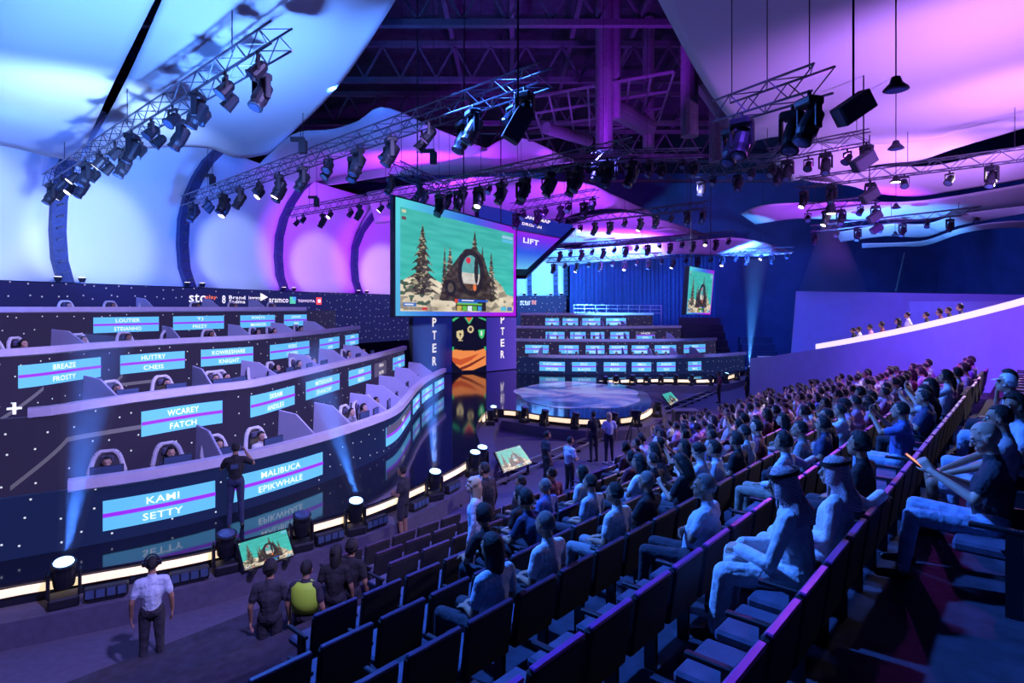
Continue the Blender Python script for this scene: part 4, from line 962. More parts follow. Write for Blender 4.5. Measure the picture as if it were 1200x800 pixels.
for i, (px, py) in enumerate([(125, 690), (222, 676), (386, 625), (440, 604), (490, 582), (529, 563)]):
    p = step_pt(px, .44); t_ = min(range(300), key=lambda k: (epath.pos(epath.L * k / 300) - Vector((p.x, p.y, 0))).length); d = epath.dir(epath.L * t_ / 300)
    dup(bt0, p, math.atan2(d.y, d.x), f'{ORD[i]} flat LED batten lamp before the stage edge from the left', 'LED battens before the stage')
hide_proto(bt0); hide_proto(FH[None]); hide_proto(FH['b'])
# bright spot lamp with its cone of lit haze at upper right
sp = aty(974, 250, 33)
tsp = thing('spot_lamp', 'bright spot lamp throwing a pale cone of light under the purple sail', 'stage lamp', sp)
MB().lathe([(.2, .5), (.26, .1), (.3, 0)], 14).build('can', M['black'], tsp); MB().lathe([(.24, -.01), (.2, -.03)], 14).build('lens', M['lamp'], tsp); MB().bar((0, 0, .45), (0, 0, 1.2), .03).build('clamp', M['black'], tsp)
q = sp + Vector((0, 0, -.83)); tag(beam(q, (sp.x + 1.2, sp.y + 2, 2), (.5, .55, 1), 900, L=4.8, r0=.25, r1=1.9), 'pale cone of lit haze under the bright spot lamp', 'light beam')

# ================================================================ PEOPLE
def capsule(p0, p1, r0, r1, seg=12, hr=4):
    p0, p1 = np.array(p0, float), np.array(p1, float); d = p1 - p0; L = np.linalg.norm(d); d = d / L if L > 1e-6 else np.array([0, 0, 1.])
    a = np.array([1, 0, 0]) if abs(d[0]) < .8 else np.array([0, 1, 0]); u = np.cross(d, a); u /= np.linalg.norm(u); v = np.cross(d, u)
    rings = []
    for i in range(1, hr + 1):
        t = PI / 2 * (1 - i / hr); rings.append((p0 - d * r0 * math.sin(t), r0 * math.cos(t)))
    for i in range(hr):
        t = PI / 2 * i / hr; rings.append((p1 + d * r1 * math.sin(t), r1 * math.cos(t)))
    vs = [p0 - d * r0]; th = np.arange(seg) * 2 * PI / seg
    for c, r in rings:
        for t in th: vs.append(c + u * r * math.cos(t) + v * r * math.sin(t))
    vs.append(p1 + d * r1); n = len(rings); fs = [(0, 1 + (i + 1) % seg, 1 + i) for i in range(seg)]
    for j in range(n - 1):
        fs += [(1 + j * seg + i, 1 + j * seg + (i + 1) % seg, 1 + (j + 1) * seg + (i + 1) % seg, 1 + (j + 1) * seg + i) for i in range(seg)]
    e = 1 + n * seg; fs += [(1 + (n - 1) * seg + i, 1 + (n - 1) * seg + (i + 1) % seg, e) for i in range(seg)]
    return vs, fs
def ellipsoid(c, r, R=None, seg=16, rg=10):
    vs, fs = capsule((0, 0, -1e-4), (0, 0, 1e-4), 1, 1, seg, rg // 2); c = np.array(c, float); r = np.array(r, float)
    A = np.array(R) if R is not None else np.eye(3)
    return [c + A @ (np.array(v) * r) for v in vs], fs
V3 = lambda *a: np.array(a, float)
SK, SH, PA, SO, EX = 0, 1, 2, 3, 4
def rotz(a): return np.array(Matrix.Rotation(a, 3, 'Z'))
def rotx(a): return np.array(Matrix.Rotation(a, 3, 'X'))
def body_prims(P):
    """P: pose dictionary. y forward, z up, origin on the floor under the hips. returns capsules (kind, a, b, ra, rb, material)"""
    pr = []; cap = lambda a, b, ra, rb, m: pr.append(('c', V3(*a), V3(*b), ra, rb, m))
    ell = lambda c, r, m, R=None: pr.append(('e', V3(*c), V3(*r), R, 0, m))
    hz = P.get('hip', .55); hy = P.get('hipy', 0.0); lean = P.get('lean', -.06); sx = P.get('side', 0); w = P.get('w', 1.0); tor = P.get('torso', .47)
    hip = V3(0, hy, hz); chest = V3(sx * .6, hy + lean * .65, hz + tor * .62); sh = V3(sx, hy + lean, hz + tor)
    tm = P.get('top', SH)
    ell(hip + V3(0, 0, .02), (.165 * w, .125 * w, .13), P.get('hipmat', PA)); cap(hip + V3(0, 0, .08), chest, .125 * w, .145 * w, tm)
    ell(chest, (.175 * w, .115 * w, .17), tm); cap(sh + V3(-.13, 0, -.03), sh + V3(.13, 0, -.03), .068, .068, tm); ell(sh + V3(0, 0, -.06), (.19 * w, .09 * w, .085), tm)
    hd = sh + V3(P.get('hx', 0), P.get('hfwd', .045), P.get('hup', .178)); cap(sh, hd + V3(0, -.02, -.05), .058, .052, SK)
    cap(sh + V3(0, 0, -.01), sh + V3(0, .01, .035), .075, .064, tm)
    yaw = P.get('yaw', 0); pit = P.get('pitch', 0); R = rotz(yaw) @ rotx(pit)
    H = lambda v: hd + R @ V3(*v)
    ell(H((0, -.008, .035)), (.074, .094, .10), SK, R); ell(H((0, .03, -.03)), (.056, .062, .075), SK, R); cap(H((0, .07, -.075)), H((0, .072, -.078)), .026, .024, SK)
    cap(H((0, .088, .03)), H((0, .112, -.012)), .010, .016, SK); cap(H((-.035, .083, .045)), H((.035, .083, .045)), .013, .013, SK)
    cap(H((-.02, .092, -.045)), H((.02, .092, -.045)), .009, .009, SK); cap(H((-.014, .09, -.06)), H((.014, .09, -.06)), .010, .010, SK)
    for s in (-1, 1): ell(H((s * .076, -.005, .005)), (.012, .022, .034), SK, R)
    P['_head'] = (hd, R)
    for s, k in ((-1, 'l'), (1, 'r')):
        hp = hip + V3(s * .085, .02, -.03); kn = V3(*P.get('kn' + k, (s * .13, hy + .46, hz - .02))); an = V3(*P.get('an' + k, (s * .13, hy + .46, .09)))
        th = P.get('thigh', PA); bulk = P.get('bulk', 1.0)
        if P.get('legs') == 'shorts':
            m_ = hp + (kn - hp) * .8; cap(hp, m_, .095, .082, PA); cap(hp, kn, .082, .056, SK); cap(kn, an, .056, .036, SK)
        elif P.get('legs') == 'robe':
            cap(hp, kn, .105, .085, SH); cap(kn, kn + (an - kn) * .93, .085, .075, SH); cap(an, an + V3(0, 0, -.01), .034, .034, SK)
        else:
            cap(hp, kn, .092 * bulk, .066 * bulk, PA); cap(kn, kn + (an - kn) * .95, .064 * bulk, .048 * bulk, PA); cap(kn + (an - kn) * .9, an, .036, .034, SK)
        ft = P.get('ft' + k, (s * .02, .17, -.045)); an2 = an + V3(0, 0, -.02)
        cap(an2 + V3(0, -.03, -.02), an2 + V3(*ft), .040, .034, SO)
    if P.get('legs') == 'robe':
        kl, kr = V3(*P.get('knl', (-.13, hy + .46, hz - .02))), V3(*P.get('knr', (.13, hy + .46, hz - .02)))
        al, ar = V3(*P.get('anl', (-.13, hy + .46, .09))), V3(*P.get('anr', (.13, hy + .46, .09)))
        for u in (.33, .66):
            a = kl + (kr - kl) * u; b = al + (ar - al) * u; cap(hip + V3((u - .5) * .1, .05, -.05), a + V3(0, 0, -.025), .09, .06, SH); cap(a + V3(0, 0, -.03), b + V3(0, 0, .08), .06, .06, SH)
    for s, k in ((-1, 'l'), (1, 'r')):
        so = sh + V3(s * .17, 0, -.035); el = V3(*P['el' + k]) + (V3(sx, hy + lean, 0) if P.get('rel', True) else 0); wr = V3(*P['wr' + k]) + (V3(sx, hy + lean, 0) if P.get('rel', True) else 0)
        if P.get('sleeve', 'short') == 'short':
            m_ = so + (el - so) * .62; cap(so, m_, .064, .060, tm); cap(so, el, .048, .040, SK); cap(el, wr, .040, .027, SK)
        else:
            cap(so, el, .064, .052, tm); cap(el, el + (wr - el) * .93, .052, .042 if P.get('legs') != 'robe' else .055, tm); cap(el, wr, .036, .027, SK)
        # hand: palm, four unequal fingers with a bend, thumb from the side
        fd = V3(*P.get('hd' + k, (0, 1, -.15))); fd /= np.linalg.norm(fd); pn = V3(*P.get('pn' + k, (0, 0, -1))); pn = pn - fd * pn.dot(fd); pn /= np.linalg.norm(pn); sd = np.cross(fd, pn) * s * -1
        curl = P.get('curl' + k, .5)
        pc = wr + fd * .05
        for u in (-.028, -.009, .009, .028): cap(wr + sd * u * .6, wr + fd * .082 + sd * u, .014, .0125, SK)
        for u, ln in ((-.031, .058), (-.010, .074), (.011, .082), (.032, .074)):
            b0 = wr + fd * .085 + sd * u; d1 = fd * math.cos(curl * .6) + pn * math.sin(curl * .6); b1 = b0 + d1 * ln * .5; d2 = fd * math.cos(curl * 1.5) + pn * math.sin(curl * 1.5)
            cap(b0, b1, .0095, .0088, SK); cap(b1, b1 + d2 * ln * .5, .0088, .0075, SK)
        t0 = wr + fd * .022 + sd * .030; t1 = t0 + (fd * .6 + sd * .75) * .038; cap(t0, t1, .0125, .0105, SK); cap(t1, t1 + (fd * .9 + sd * .25 + pn * .3) * .032, .0105, .0085, SK)
    for x in P.get('extra', []): pr.append(x)
    return pr
def make_body(name, P, vox, mats, smooth=3):
    pr = body_prims(P); vs = []; fs = []
    for k, a, b, c, d, m in pr:
        v, f = capsule(a, b, c, d, 10, 3) if k == 'c' else ellipsoid(a, b, c)
        n = len(vs); vs += [tuple(x) for x in v]; fs += [tuple(i + n for i in q) for q in f]
    me = bpy.data.meshes.new(name); me.from_pydata(vs, [], fs); me.update()
    o = bpy.data.objects.new(name, me); COL.objects.link(o)
    r = o.modifiers.new('r', 'REMESH'); r.mode = 'VOXEL'; r.voxel_size = vox; r.use_smooth_shade = True
    s_ = o.modifiers.new('s', 'SMOOTH'); s_.factor = .5; s_.iterations = smooth
    bpy.context.view_layer.update()
    m2 = bpy.data.meshes.new_from_object(o.evaluated_get(bpy.context.evaluated_depsgraph_get())); m2.name = name
    bpy.data.objects.remove(o); bpy.data.meshes.remove(me)
    nf = len(m2.polygons); C = np.empty(nf * 3); m2.polygons.foreach_get('center', C); C = C.reshape(-1, 3)
    best = np.full(nf, 9e9); mi = np.zeros(nf, np.int32)
    for k, a, b, c, d, m in pr:
        if k == 'c':
            ab = b - a; L2 = max(1e-9, ab.dot(ab)); t = np.clip(((C - a) @ ab) / L2, 0, 1); D = np.linalg.norm(C - a - t[:, None] * ab, axis=1) - (c + (d - c) * t)
        else:
            A = np.array(c) if c is not None else np.eye(3); q = (C - a) @ A / b; l = np.linalg.norm(q, axis=1); D = (l - 1) * min(b)
        D = D - (.004 if m in (SH, PA) else 0)
        w_ = D < best; best[w_] = D[w_]; mi[w_] = m
    m2.polygons.foreach_set('material_index', mi); m2.shade_smooth()
    for x in mats: m2.materials.append(x)
    return m2
def hair_mesh(name, R, style, m, seed=0):
    """cap of hair round a head at the origin; face side (+y) left open"""
    vs, fs = ellipsoid((0, 0, 0), (1, 1, 1), None, 28, 18); vs = np.array(vs); rnd = np.random.RandomState(seed)
    sx, sy, sz = {'short': (.082, .103, .108), 'curly': (.098, .112, .130), 'big': (.108, .118, .135), 'buzz': (.078, .099, .104), 'long': (.094, .112, .115), 'cap': (.086, .108, .110)}[style]
    keep = (vs[:, 2] > -.55 + .0 * vs[:, 1]) & ((vs[:, 1] < .42) | (vs[:, 2] > .52)) if style != 'long' else ((vs[:, 1] < .35) | (vs[:, 2] > .5))
    if style == 'long':
        low = vs[:, 2] < -.1; 
    P = vs * np.array([sx, sy, sz]) * (1 + (rnd.rand(len(vs), 1) - .5) * (.07 if style in ('curly', 'big', 'long') else .02)) + np.array([0, -.012, .035])
    if style == 'long': P[vs[:, 2] < -.1, 2] -= .17 * np.clip((-.1 - vs[vs[:, 2] < -.1, 2]) * 2, 0, 1); P[vs[:, 2] < -.1, 1] -= .015
    P = P @ np.array(R).T
    F = [f for f in fs if all(keep[i] for i in f)]
    me = bpy.data.meshes.new(name); used = sorted({i for f in F for i in f}); mp = {j: i for i, j in enumerate(used)}
    me.from_pydata([tuple(P[i]) for i in used], [], [tuple(mp[i] for i in f) for f in F]); me.update(); me.shade_smooth(); me.materials.append(m); return me
def add_obj(name, me, par, loc=(0, 0, 0), solid=0):
    o = bpy.data.objects.new(name, me); COL.objects.link(o); o.parent = par; o.location = loc
    if solid: md = o.modifiers.new('s', 'SOLIDIFY'); md.thickness = solid; md.offset = -1
    return o
def set_mats(o, ms):
    for i, m in enumerate(ms):
        if m is None: continue
        o.material_slots[i].link = 'OBJECT'; o.material_slots[i].material = m
def ghutra(par, hd, R, full=True):
    """head cloth that hangs over shoulders and back, with the black cord"""
    n = 28; rings = [(0, .118), (.045, .105), (.075, .085), (.090, .045), (.096, 0), (.102, -.05), (.112, -.10), (.135, -.145), (.165, -.19), (.18, -.24), (.165, -.30)]
    vs = []; hd = Vector(hd); Rm = Matrix(R.tolist()) if hasattr(R, 'tolist') else R
    for j, (r, z) in enumerate(rings):
        for i in range(n):
            a = PI * (.5 + .19) + (2 * PI - 2 * PI * .19) * i / (n - 1) if j > 3 else PI * .5 + 2 * PI * i / (n - 1)
            fold = 1 + (.09 * math.sin(i * 1.3 + j * .9) * max(0, j - 2) / 5)
            x, y = r * math.cos(a) * fold, r * (1.12 if z > -.12 else .85) * math.sin(a) * fold - (.01 if z > -.12 else .03)
            if z < -.12 and y > .05: y *= .7
            v = Vector((x, y - max(0, -z - .1) * .15, z + .03)); vs.append(hd + (Rm @ v if z > -.12 else Rm @ Vector((0, 0, 0)) + Rm @ v))
    mb = MB().add(vs, [(j * n + i, j * n + i + 1, (j + 1) * n + i + 1, (j + 1) * n + i) for j in range(len(rings) - 1) for i in range(n - 1)])
    o = mb.build('head_scarf', M['ghutra'], par, smooth=True); md = o.modifiers.new('s', 'SOLIDIFY'); md.thickness = .008
    for k in range(2):
        N = 26; cv = []
        for i in range(N):
            a = 2 * PI * i / N; c = Vector((.094 * math.cos(a), -.01 + .112 * math.sin(a), .082 + k * .016 - .10 * .2 * math.sin(a)))
            for q in range(6): b = 2 * PI * q / 6; cv.append(hd + Rm @ (c + Vector((math.cos(a), math.sin(a), 0)) * .010 * math.cos(b) + Vector((0, 0, .010 * math.sin(b)))))
        ag = MB().add(cv, [(i * 6 + q, i * 6 + (q + 1) % 6, ((i + 1) % N) * 6 + (q + 1) % 6, ((i + 1) % N) * 6 + q) for i in range(N) for q in range(6)]).build('head_cord', M['agal'], par, smooth=True)
    return o
SEAT = dict(hip=.52, knl=(-.13, .46, .50), knr=(.13, .46, .50), anl=(-.13, .50, .09), anr=(.13, .48, .09))
POSES = {
 'lap': dict(SEAT, ell=(-.24, .02, .70), elr=(.24, .02, .70), wrl=(-.08, .27, .62), wrr=(.08, .28, .62), hdl=(.5, 1, -.1), hdr=(-.5, 1, -.1), lean=-.08),
 'crossed_arms': dict(SEAT, ell=(-.23, .10, .74), elr=(.23, .10, .74), wrl=(.08, .20, .80), wrr=(-.08, .23, .76), hdl=(1, .1, .1), hdr=(-1, .1, 0), pnl=(0, -1, 0), pnr=(0, -1, 0), lean=-.12),
 'phone': dict(SEAT, ell=(-.22, .10, .72), elr=(.22, .10, .72), wrl=(-.07, .32, .84), wrr=(.07, .32, .84), hdl=(.3, .5, .6), hdr=(-.3, .5, .6), pnl=(1, .2, 0), pnr=(-1, .2, 0), curll=.9, curlr=.9, lean=-.02, pitch=-.5),
 'leaning': dict(SEAT, ell=(-.22, .12, .64), elr=(.22, .12, .64), wrl=(-.05, .34, .58), wrr=(.05, .34, .58), hdl=(.8, .6, -.1), hdr=(-.8, .6, -.1), lean=.22, pitch=-.1, torso=.42),
 'chin': dict(SEAT, ell=(-.24, .02, .70), elr=(.20, .18, .74), wrl=(-.06, .27, .62), wrr=(.07, .16, 1.0), hdl=(.6, 1, 0), hdr=(-.3, .1, 1), pnr=(0, -1, 0), lean=0, yaw=.25),
 'filming': dict(SEAT, ell=(-.24, .20, .90), elr=(.24, .20, .90), wrl=(-.09, .36, 1.10), wrr=(.09, .36, 1.10), hdl=(.3, .3, 1), hdr=(-.3, .3, 1), pnl=(0, -1, 0), pnr=(0, -1, 0), curll=.8, curlr=.8, lean=-.05),
 'wide': dict(SEAT, knl=(-.28, .44, .50), anl=(-.20, .46, .09), knr=(.28, .42, .50), anr=(.24, .44, .09), ell=(-.26, .06, .72), elr=(.26, .04, .72), wrl=(-.12, .30, .60), wrr=(.20, .30, .60), lean=-.14, yaw=-.3),
}
STD = dict(hip=.95, hipy=0, knl=(-.10, .03, .52), knr=(.10, .02, .52), anl=(-.12, -.02, .09), anr=(.12, .0, .09), torso=.47)
POSES.update({
 'stand': dict(STD, ell=(-.25, -.02, 1.13), elr=(.25, -.02, 1.13), wrl=(-.26, .06, .88), wrr=(.26, .06, .88), hdl=(0, .1, -1), hdr=(0, .1, -1), pnl=(1, 0, 0), pnr=(-1, 0, 0), lean=0),
 'stand_front': dict(STD, ell=(-.25, .02, 1.13), elr=(.25, .02, 1.13), wrl=(-.08, .25, 1.12), wrr=(.08, .25, 1.10), hdl=(.9, .4, 0), hdr=(-.9, .4, 0), pnl=(0, -1, 0), pnr=(0, -1, 0), lean=0),
 'stand_head': dict(STD, ell=(-.26, .12, 1.20), elr=(.34, .12, 1.25), wrl=(-.10, .28, 1.32), wrr=(.20, .20, 1.48), hdl=(.5, .2, 1), hdr=(-.4, -.1, 1), lean=0),
 'point': dict(STD, ell=(-.25, 0, 1.13), elr=(.28, .16, 1.18), wrl=(-.24, .08, .88), wrr=(.30, .42, 1.16), hdl=(0, .1, -1), hdr=(0, 1, 0), pnl=(1, 0, 0), lean=0),
})
DEF = [M['skin'], CL['white'], CL['jeans'], M['shoe'], M['hair']]
BODY = {}
def get_body(pose, variant=(), vox=.0135):
    key = (pose, tuple(sorted(variant)), vox)
    if key not in BODY:
        P = dict(POSES[pose]); P.update(dict(variant)); me = make_body('body_' + pose, P, vox, DEF); BODY[key] = (me, P['_head'], P)
    return BODY[key]
HAIR = {}
def person(label, loc, rz, pose, shirt, pants, skin='skin', hair='short', variant=(), vox=.0135, group=None, hm='hair', shoe='shoe', eyes=False, sc=1.0, scarf=False, cat='person'):
    me, (hd, R), P = get_body(pose, variant, vox)
    t = thing('person', label, cat, loc, rz, group); t.scale = (sc,) * 3
    b = add_obj('body', me, t); set_mats(b, [M[skin], CL[shirt], CL[pants], M[shoe], M['hair']])
    if scarf: ghutra(t, hd, R)
    elif hair:
        k = (hair, hm, pose, tuple(sorted(variant)))
        if k not in HAIR: HAIR[k] = hair_mesh('hair', R, hair, M[hm], len(HAIR))
        add_obj('hair' if hair != 'cap' else 'cap', HAIR[k], t, tuple(hd), .006)
    if hair == 'cap' and eyes:
        sg = -1 if 'backwards' in label else 1; P_ = [V3(math.cos(a) * .072, sg * (.070 + math.sin(a) * .085), .062 - .018 * math.sin(a)) for a in [PI * i / 10 for i in range(11)]]
        MB().prism([tuple(hd + R @ q) for q in P_], (0, 0, .006)).build('brim', M[hm], t)
    if eyes:
        for s in (-1, 1):
            e = hd + R @ V3(s * .031, .082, .022); MB().lathe([(.004, -.011), (.010, -.006), (.011, 0), (.010, .006), (.004, .011)], 10, tuple(e)).build('eye', M['chairwhite'], t)
            p = hd + R @ V3(s * .031, .0925, .022); MB().lathe([(.002, -.005), (.005, -.002), (.005, .002), (.002, .005)], 8, tuple(p)).build('pupil', M['hair'], t)
    return t
# ================================================================ seating rake
r_ = Vector((.6603, .7510, 0)); n_v = Vector((.7510, -.6603, 0))          # along the rows; away from the stage
FACE = math.atan2(-(-n_v.x), -n_v.y)                                       # turns +y towards the stage
def row_pt(k, t, o=0, z=None): p = n_v * (-1.1 * k + o) + r_ * t; p.z = (3.1 - .35 * k) if z is None else z; return p
Rrow = Matrix.Rotation(math.atan2(r_.y, r_.x), 3, 'Z')
TMAX = {k: min(34, (13.6 + .826 * k) / .66 + .2) for k in range(-2, 10)}
for k in range(9, -3, -1):
    t0, t1 = -6, TMAX[k] + .6
    if k == 9: continue
    zt = 3.1 - .35 * k; c = n_v * (-1.1 * k - .35) + r_ * ((t0 + t1) / 2)
    struct(MB().box((c.x, c.y, zt / 2 + .01), (t1 - t0, 1.1, zt), Rrow).build('seating_step', M['step']))
# ---- seats
def make_seat():
    t = thing('theatre_seat', 'x', 'seat')
    R = Matrix.Rotation(-.14, 3, 'X')
    MB().box((0, -.02, .62), (.52, .07, .46), R.inverted()).build('back', M['seatfab'], t, bevel=.02)
    MB().box((0, -.062, .856), (.50, .05, .026), R.inverted()).build('back_cap', M['seatcap'], t, bevel=.008)
    MB().box((0, .26, .42), (.48, .44, .08)).build('seat_pad', M['seatpad'], t, bevel=.02)
    MB().box((-.285, .20, .62), (.045, .36, .035)).build('armrest', M['black'], t, bevel=.008)
    MB().box((-.285, .12, .31), (.04, .10, .60)).build('side_frame', M['black'], t)
    return t
seat0 = make_seat(); SP = .585; occupied = {}
rnd = random.Random(11)
def slot(k, i): return -3.0 + i * SP
# people with a place of their own in the photograph: (row, t, ...)
HEROES = []
def seat_yaw(): return FACE
wide_arm = dict(elr=(.33, -.12, .86), wrr=(.62, -.16, .90), hdr=(1, 0, -.4), pnr=(0, 0, -1))
def hero(k, t, label, pose, shirt, pants, dyaw=0, o=-.27, **kw):
    occupied.setdefault(k, []).append(t)
    return person(label, row_pt(k, t, o), FACE + dyaw, pose, shirt, pants, eyes=True, **kw)
hero(1, 4.86, 'man in white robe and checked head scarf, nearest in the front of the frame', 'leaning', 'white', 'white', .25, vox=.009, scarf=True, hair=None, skin='skin_light',
     variant=dict(legs='robe', hipmat=SH, sleeve='long', lean=.06, torso=.49, knl=(-.24, .50, .52), knr=(.20, .48, .52), anl=(-.24, .56, .09), anr=(.18, .52, .09), yaw=.35, wrl=(-.02, .36, .64), wrr=(.10, .36, .64)).items())
hero(1, 5.50, 'man in white robe and checked head scarf resting one arm along the seat backs', 'lap', 'white', 'white', -.05, vox=.009, scarf=True, hair=None, skin='skin_light',
     variant=dict(wide_arm, legs='robe', hipmat=SH, sleeve='long', lean=-.10, torso=.48, yaw=.5).items(), o=-.22)
hero(0, 5.95, 'bald man in glasses, dark shirt and pale jeans looking at his phone', 'phone', 'dark', 'jeans', .06, vox=.008, hair='buzz', hm='skin_light', skin='skin_light',
     variant=dict(knl=(-.20, .50, .53), knr=(.16, .50, .53), anl=(-.20, .56, .09), anr=(.16, .56, .09), wrl=(-.07, .40, .88), wrr=(.07, .38, .84), ell=(-.24, .12, .74), elr=(.24, .10, .72), pitch=-.45).items())
hero(0, 7.15, 'person in pale shorts with bare forearms resting on the knees beyond the phone user', 'leaning', 'grey', 'pale', .1, vox=.010, hair='short',
     variant=dict(legs='shorts', knl=(-.2, .50, .53), knr=(.16, .52, .53), lean=-.05, torso=.46, wrl=(-.14, .46, .62), wrr=(.10, .48, .60), ell=(-.25, .18, .76), elr=(.24, .18, .76)).items())
hero(0, 8.0, 'young man with thick curly hair, pale shirt and pale jeans', 'wide', 'pale', 'jeans', .25, vox=.010, hair='big', shoe='shoe_white', variant=dict(yaw=.55, pitch=-.1).items())
hero(0, 9.9, 'man in a white cap and pale shirt at the right edge', 'lap', 'pale', 'jeans', 0, vox=.012, hair='cap', hm='chairwhite', variant=dict(lean=-.02, torso=.52).items())
hero(0, 11.0, 'person in a maroon shirt beyond the white cap', 'chin', 'maroon', 'dark', 0, hair='curly')
hero(1, 6.75, 'dark-haired man in a black shirt behind the two robed men', 'lap', 'black', 'dark', -.1, vox=.012, hair='curly')
hero(1, 9.35, 'man in a blue shirt with a yellow wristband filming with his phone', 'filming', 'blue', 'jeans', -.1, vox=.012, hair='short')
hero(1, 10.9, 'broad man in a navy shirt seated behind the one filming', 'crossed_arms', 'navy', 'dark', 0, vox=.012, hair='short')
hero(1, 13.6, 'man in white with one leg crossed high and an arm stretched out', 'wide', 'white', 'white', .1, vox=.012, hair='curly',
     variant=dict(sleeve='long', knl=(-.2, .5, .62), anl=(.16, .50, .58), ell=(-.30, .15, .95), wrl=(-.36, .40, .93), hdl=(-.1, 1, 0), torso=.55).items())
hero(1, 16.6, 'man in lilac lounging with knees raised before the white box wall', 'wide', 'pink', 'pale', .2, hair='curly', variant=dict(knl=(-.16, .42, .74), knr=(.12, .42, .70), lean=-.2).items())
hero(2, 5.5, 'man with a cap turned backwards in a pale shirt with folded arms', 'crossed_arms', 'pale', 'dark', .15, vox=.010, hair='cap', hm='hair_grey', variant=dict(yaw=.2, w=1.12).items())
hero(2, 8.0, 'man in a pale blue shirt with an arm over the next seat', 'lap', 'pale', 'khaki', 0, vox=.012, hair='curly', variant=dict(wide_arm, sleeve='long').items())
hero(2, 9.0, 'man with a dark grey shirt beside the outstretched arm', 'chin', 'grey', 'dark', 0, hair='short')
hero(3, 3.75, 'person with long black hair at the bottom edge of the seats', 'lap', 'pale', 'dark', 0, vox=.012, hair='long')
hero(3, 4.5, 'man with shaved grey head in a white tee shirt', 'lap', 'white', 'dark', 0, vox=.012, hair='buzz', hm='hair_grey')
hero(3, 5.75, 'man in a white patterned shirt seen from behind in the middle of the seats', 'lap', 'white', 'grey', 0, vox=.012, hair='short')
hero(3, 6.4, 'man in a black tee shirt beside the white patterned shirt', 'crossed_arms', 'black', 'dark', 0, vox=.012, hair='buzz', hm='hair_grey')
hero(4, 5.9, 'heavy man in a dark blue shirt leaning forward', 'leaning', 'navy', 'dark', .1, vox=.012, hair='curly', variant=dict(w=1.2).items())
hero(4, 6.9, 'man in a pale shirt next to the heavy man', 'lap', 'pale', 'dark', 0, hair='short')
hero(5, 7.3, 'grey-haired man in a dark jacket in the lower seats', 'lap', 'blue', 'dark', 0, hair='buzz', hm='hair_grey')
hero(4, 5.1, 'person with bushy black hair in a black top near the standing woman', 'leaning', 'black', 'dark', 0, hair='big')
hero(5, 6.7, 'man in a black jacket with dark hair between the lower seats', 'lap', 'black', 'dark', 0, hair='curly')
hero(6, 8.1, 'person in dark clothes in the lower seats holding up a hand', 'chin', 'dark', 'dark', 0, hair='short')
hero(6, 8.9, 'person in maroon in the lower seats beside the raised hand', 'lap', 'maroon', 'dark', 0, hair='short')
hero(5, 8.3, 'woman in a white blouse in the lower seats', 'lap', 'white', 'dark', 0, hair='long')
# phone in the hands of the near man
hp = row_pt(0, 5.95, -.27); q = Matrix.Rotation(FACE + .06, 3, 'Z') @ Vector((0, .50, .93)); ph = thing('phone', 'lit smartphone held by the man in glasses', 'phone', hp + q, FACE + .06)
Rp = Matrix.Rotation(-.9, 3, 'X'); MB().box((0, 0, 0), (.075, .009, .155), Rp).build('case', M['black'], ph, bevel=.003); MB().box(Rp @ Vector((0, -.0055, 0)), (.068, .002, .14), Rp).build('screen', M['phone'], ph)
q = Matrix.Rotation(FACE - .1, 3, 'Z') @ Vector((0, .42, 1.22)); p2 = thing('phone', 'phone held up by the man with the yellow wristband', 'phone', row_pt(1, 9.35, -.27) + q, FACE - .1)
MB().box((0, 0, 0), (.15, .009, .075)).build('case', M['black'], p2, bevel=.003)
# glasses
gl = [o for o in COL.objects if o.get('label', '').startswith('bald man in glasses')][0]
me_, (hd, R), _ = [v for k, v in BODY.items() if k[0] == 'phone' and k[2] == .008][0]
hv = lambda *a: tuple(hd + R @ V3(*a))
g_ = MB()
for s in (-1, 1):
    g_.bar(hv(s * .055, .098, .022), hv(s * .010, .104, .022), .003, 5); g_.bar(hv(s * .055, .098, .005), hv(s * .010, .104, .005), .003, 5); g_.bar(hv(s * .058, .095, .022), hv(s * .078, -.0, .018), .0035, 5)
    g_.bar(hv(s * .055, .098, .022), hv(s * .055, .098, .005), .003, 5); g_.bar(hv(s * .010, .104, .022), hv(s * .010, .104, .005), .003, 5)
g_.bar(hv(-.01, .104, .018), hv(.01, .104, .018), .003, 5); g_.build('glasses', M['black'], gl)
wb = [o for o in COL.objects if 'yellow wristband filming' in o.get('label', '')][0]
P_ = POSES['filming']; c_ = V3(-.09, .36 - .05, 1.08); MB().lathe([(.030, -.012), (.034, -.010), (.034, .010), (.030, .012)], 12, tuple(c_)).build('wristband', M['hivis'], wb)
# seated crowd
shirts = ['white', 'pale', 'white', 'navy', 'black', 'grey', 'blue', 'pale', 'white', 'pink', 'maroon', 'black']
cname = dict(white='white', pale='pale blue', navy='navy', black='black', grey='grey', blue='blue', pink='pink', maroon='maroon')
pname = dict(lap='hands in the lap', crossed_arms='arms folded', phone='looking down at a phone', leaning='leaning forward', chin='hand at the chin', filming='holding a phone up', wide='knees apart')
START = {0: 12, 1: 11.6, 2: 9.7, 3: 7.3, 4: 7.9, 5: 8.9, 6: 11, 7: 14.5, 8: 17, 9: 13.5}
DENS = {0: .6, 1: .75, 2: .85, 3: .9, 4: .9, 5: .85, 6: .8, 7: .8, 8: .7, 9: .6}
def in_frame(p, z, m=25):
    if p.y < .5: return False
    x, y = proj((p.x, p.y, z)); return -m < x < 1200 + m and y < 800 + m
nper = 0; seats = 0; far_rows = {}
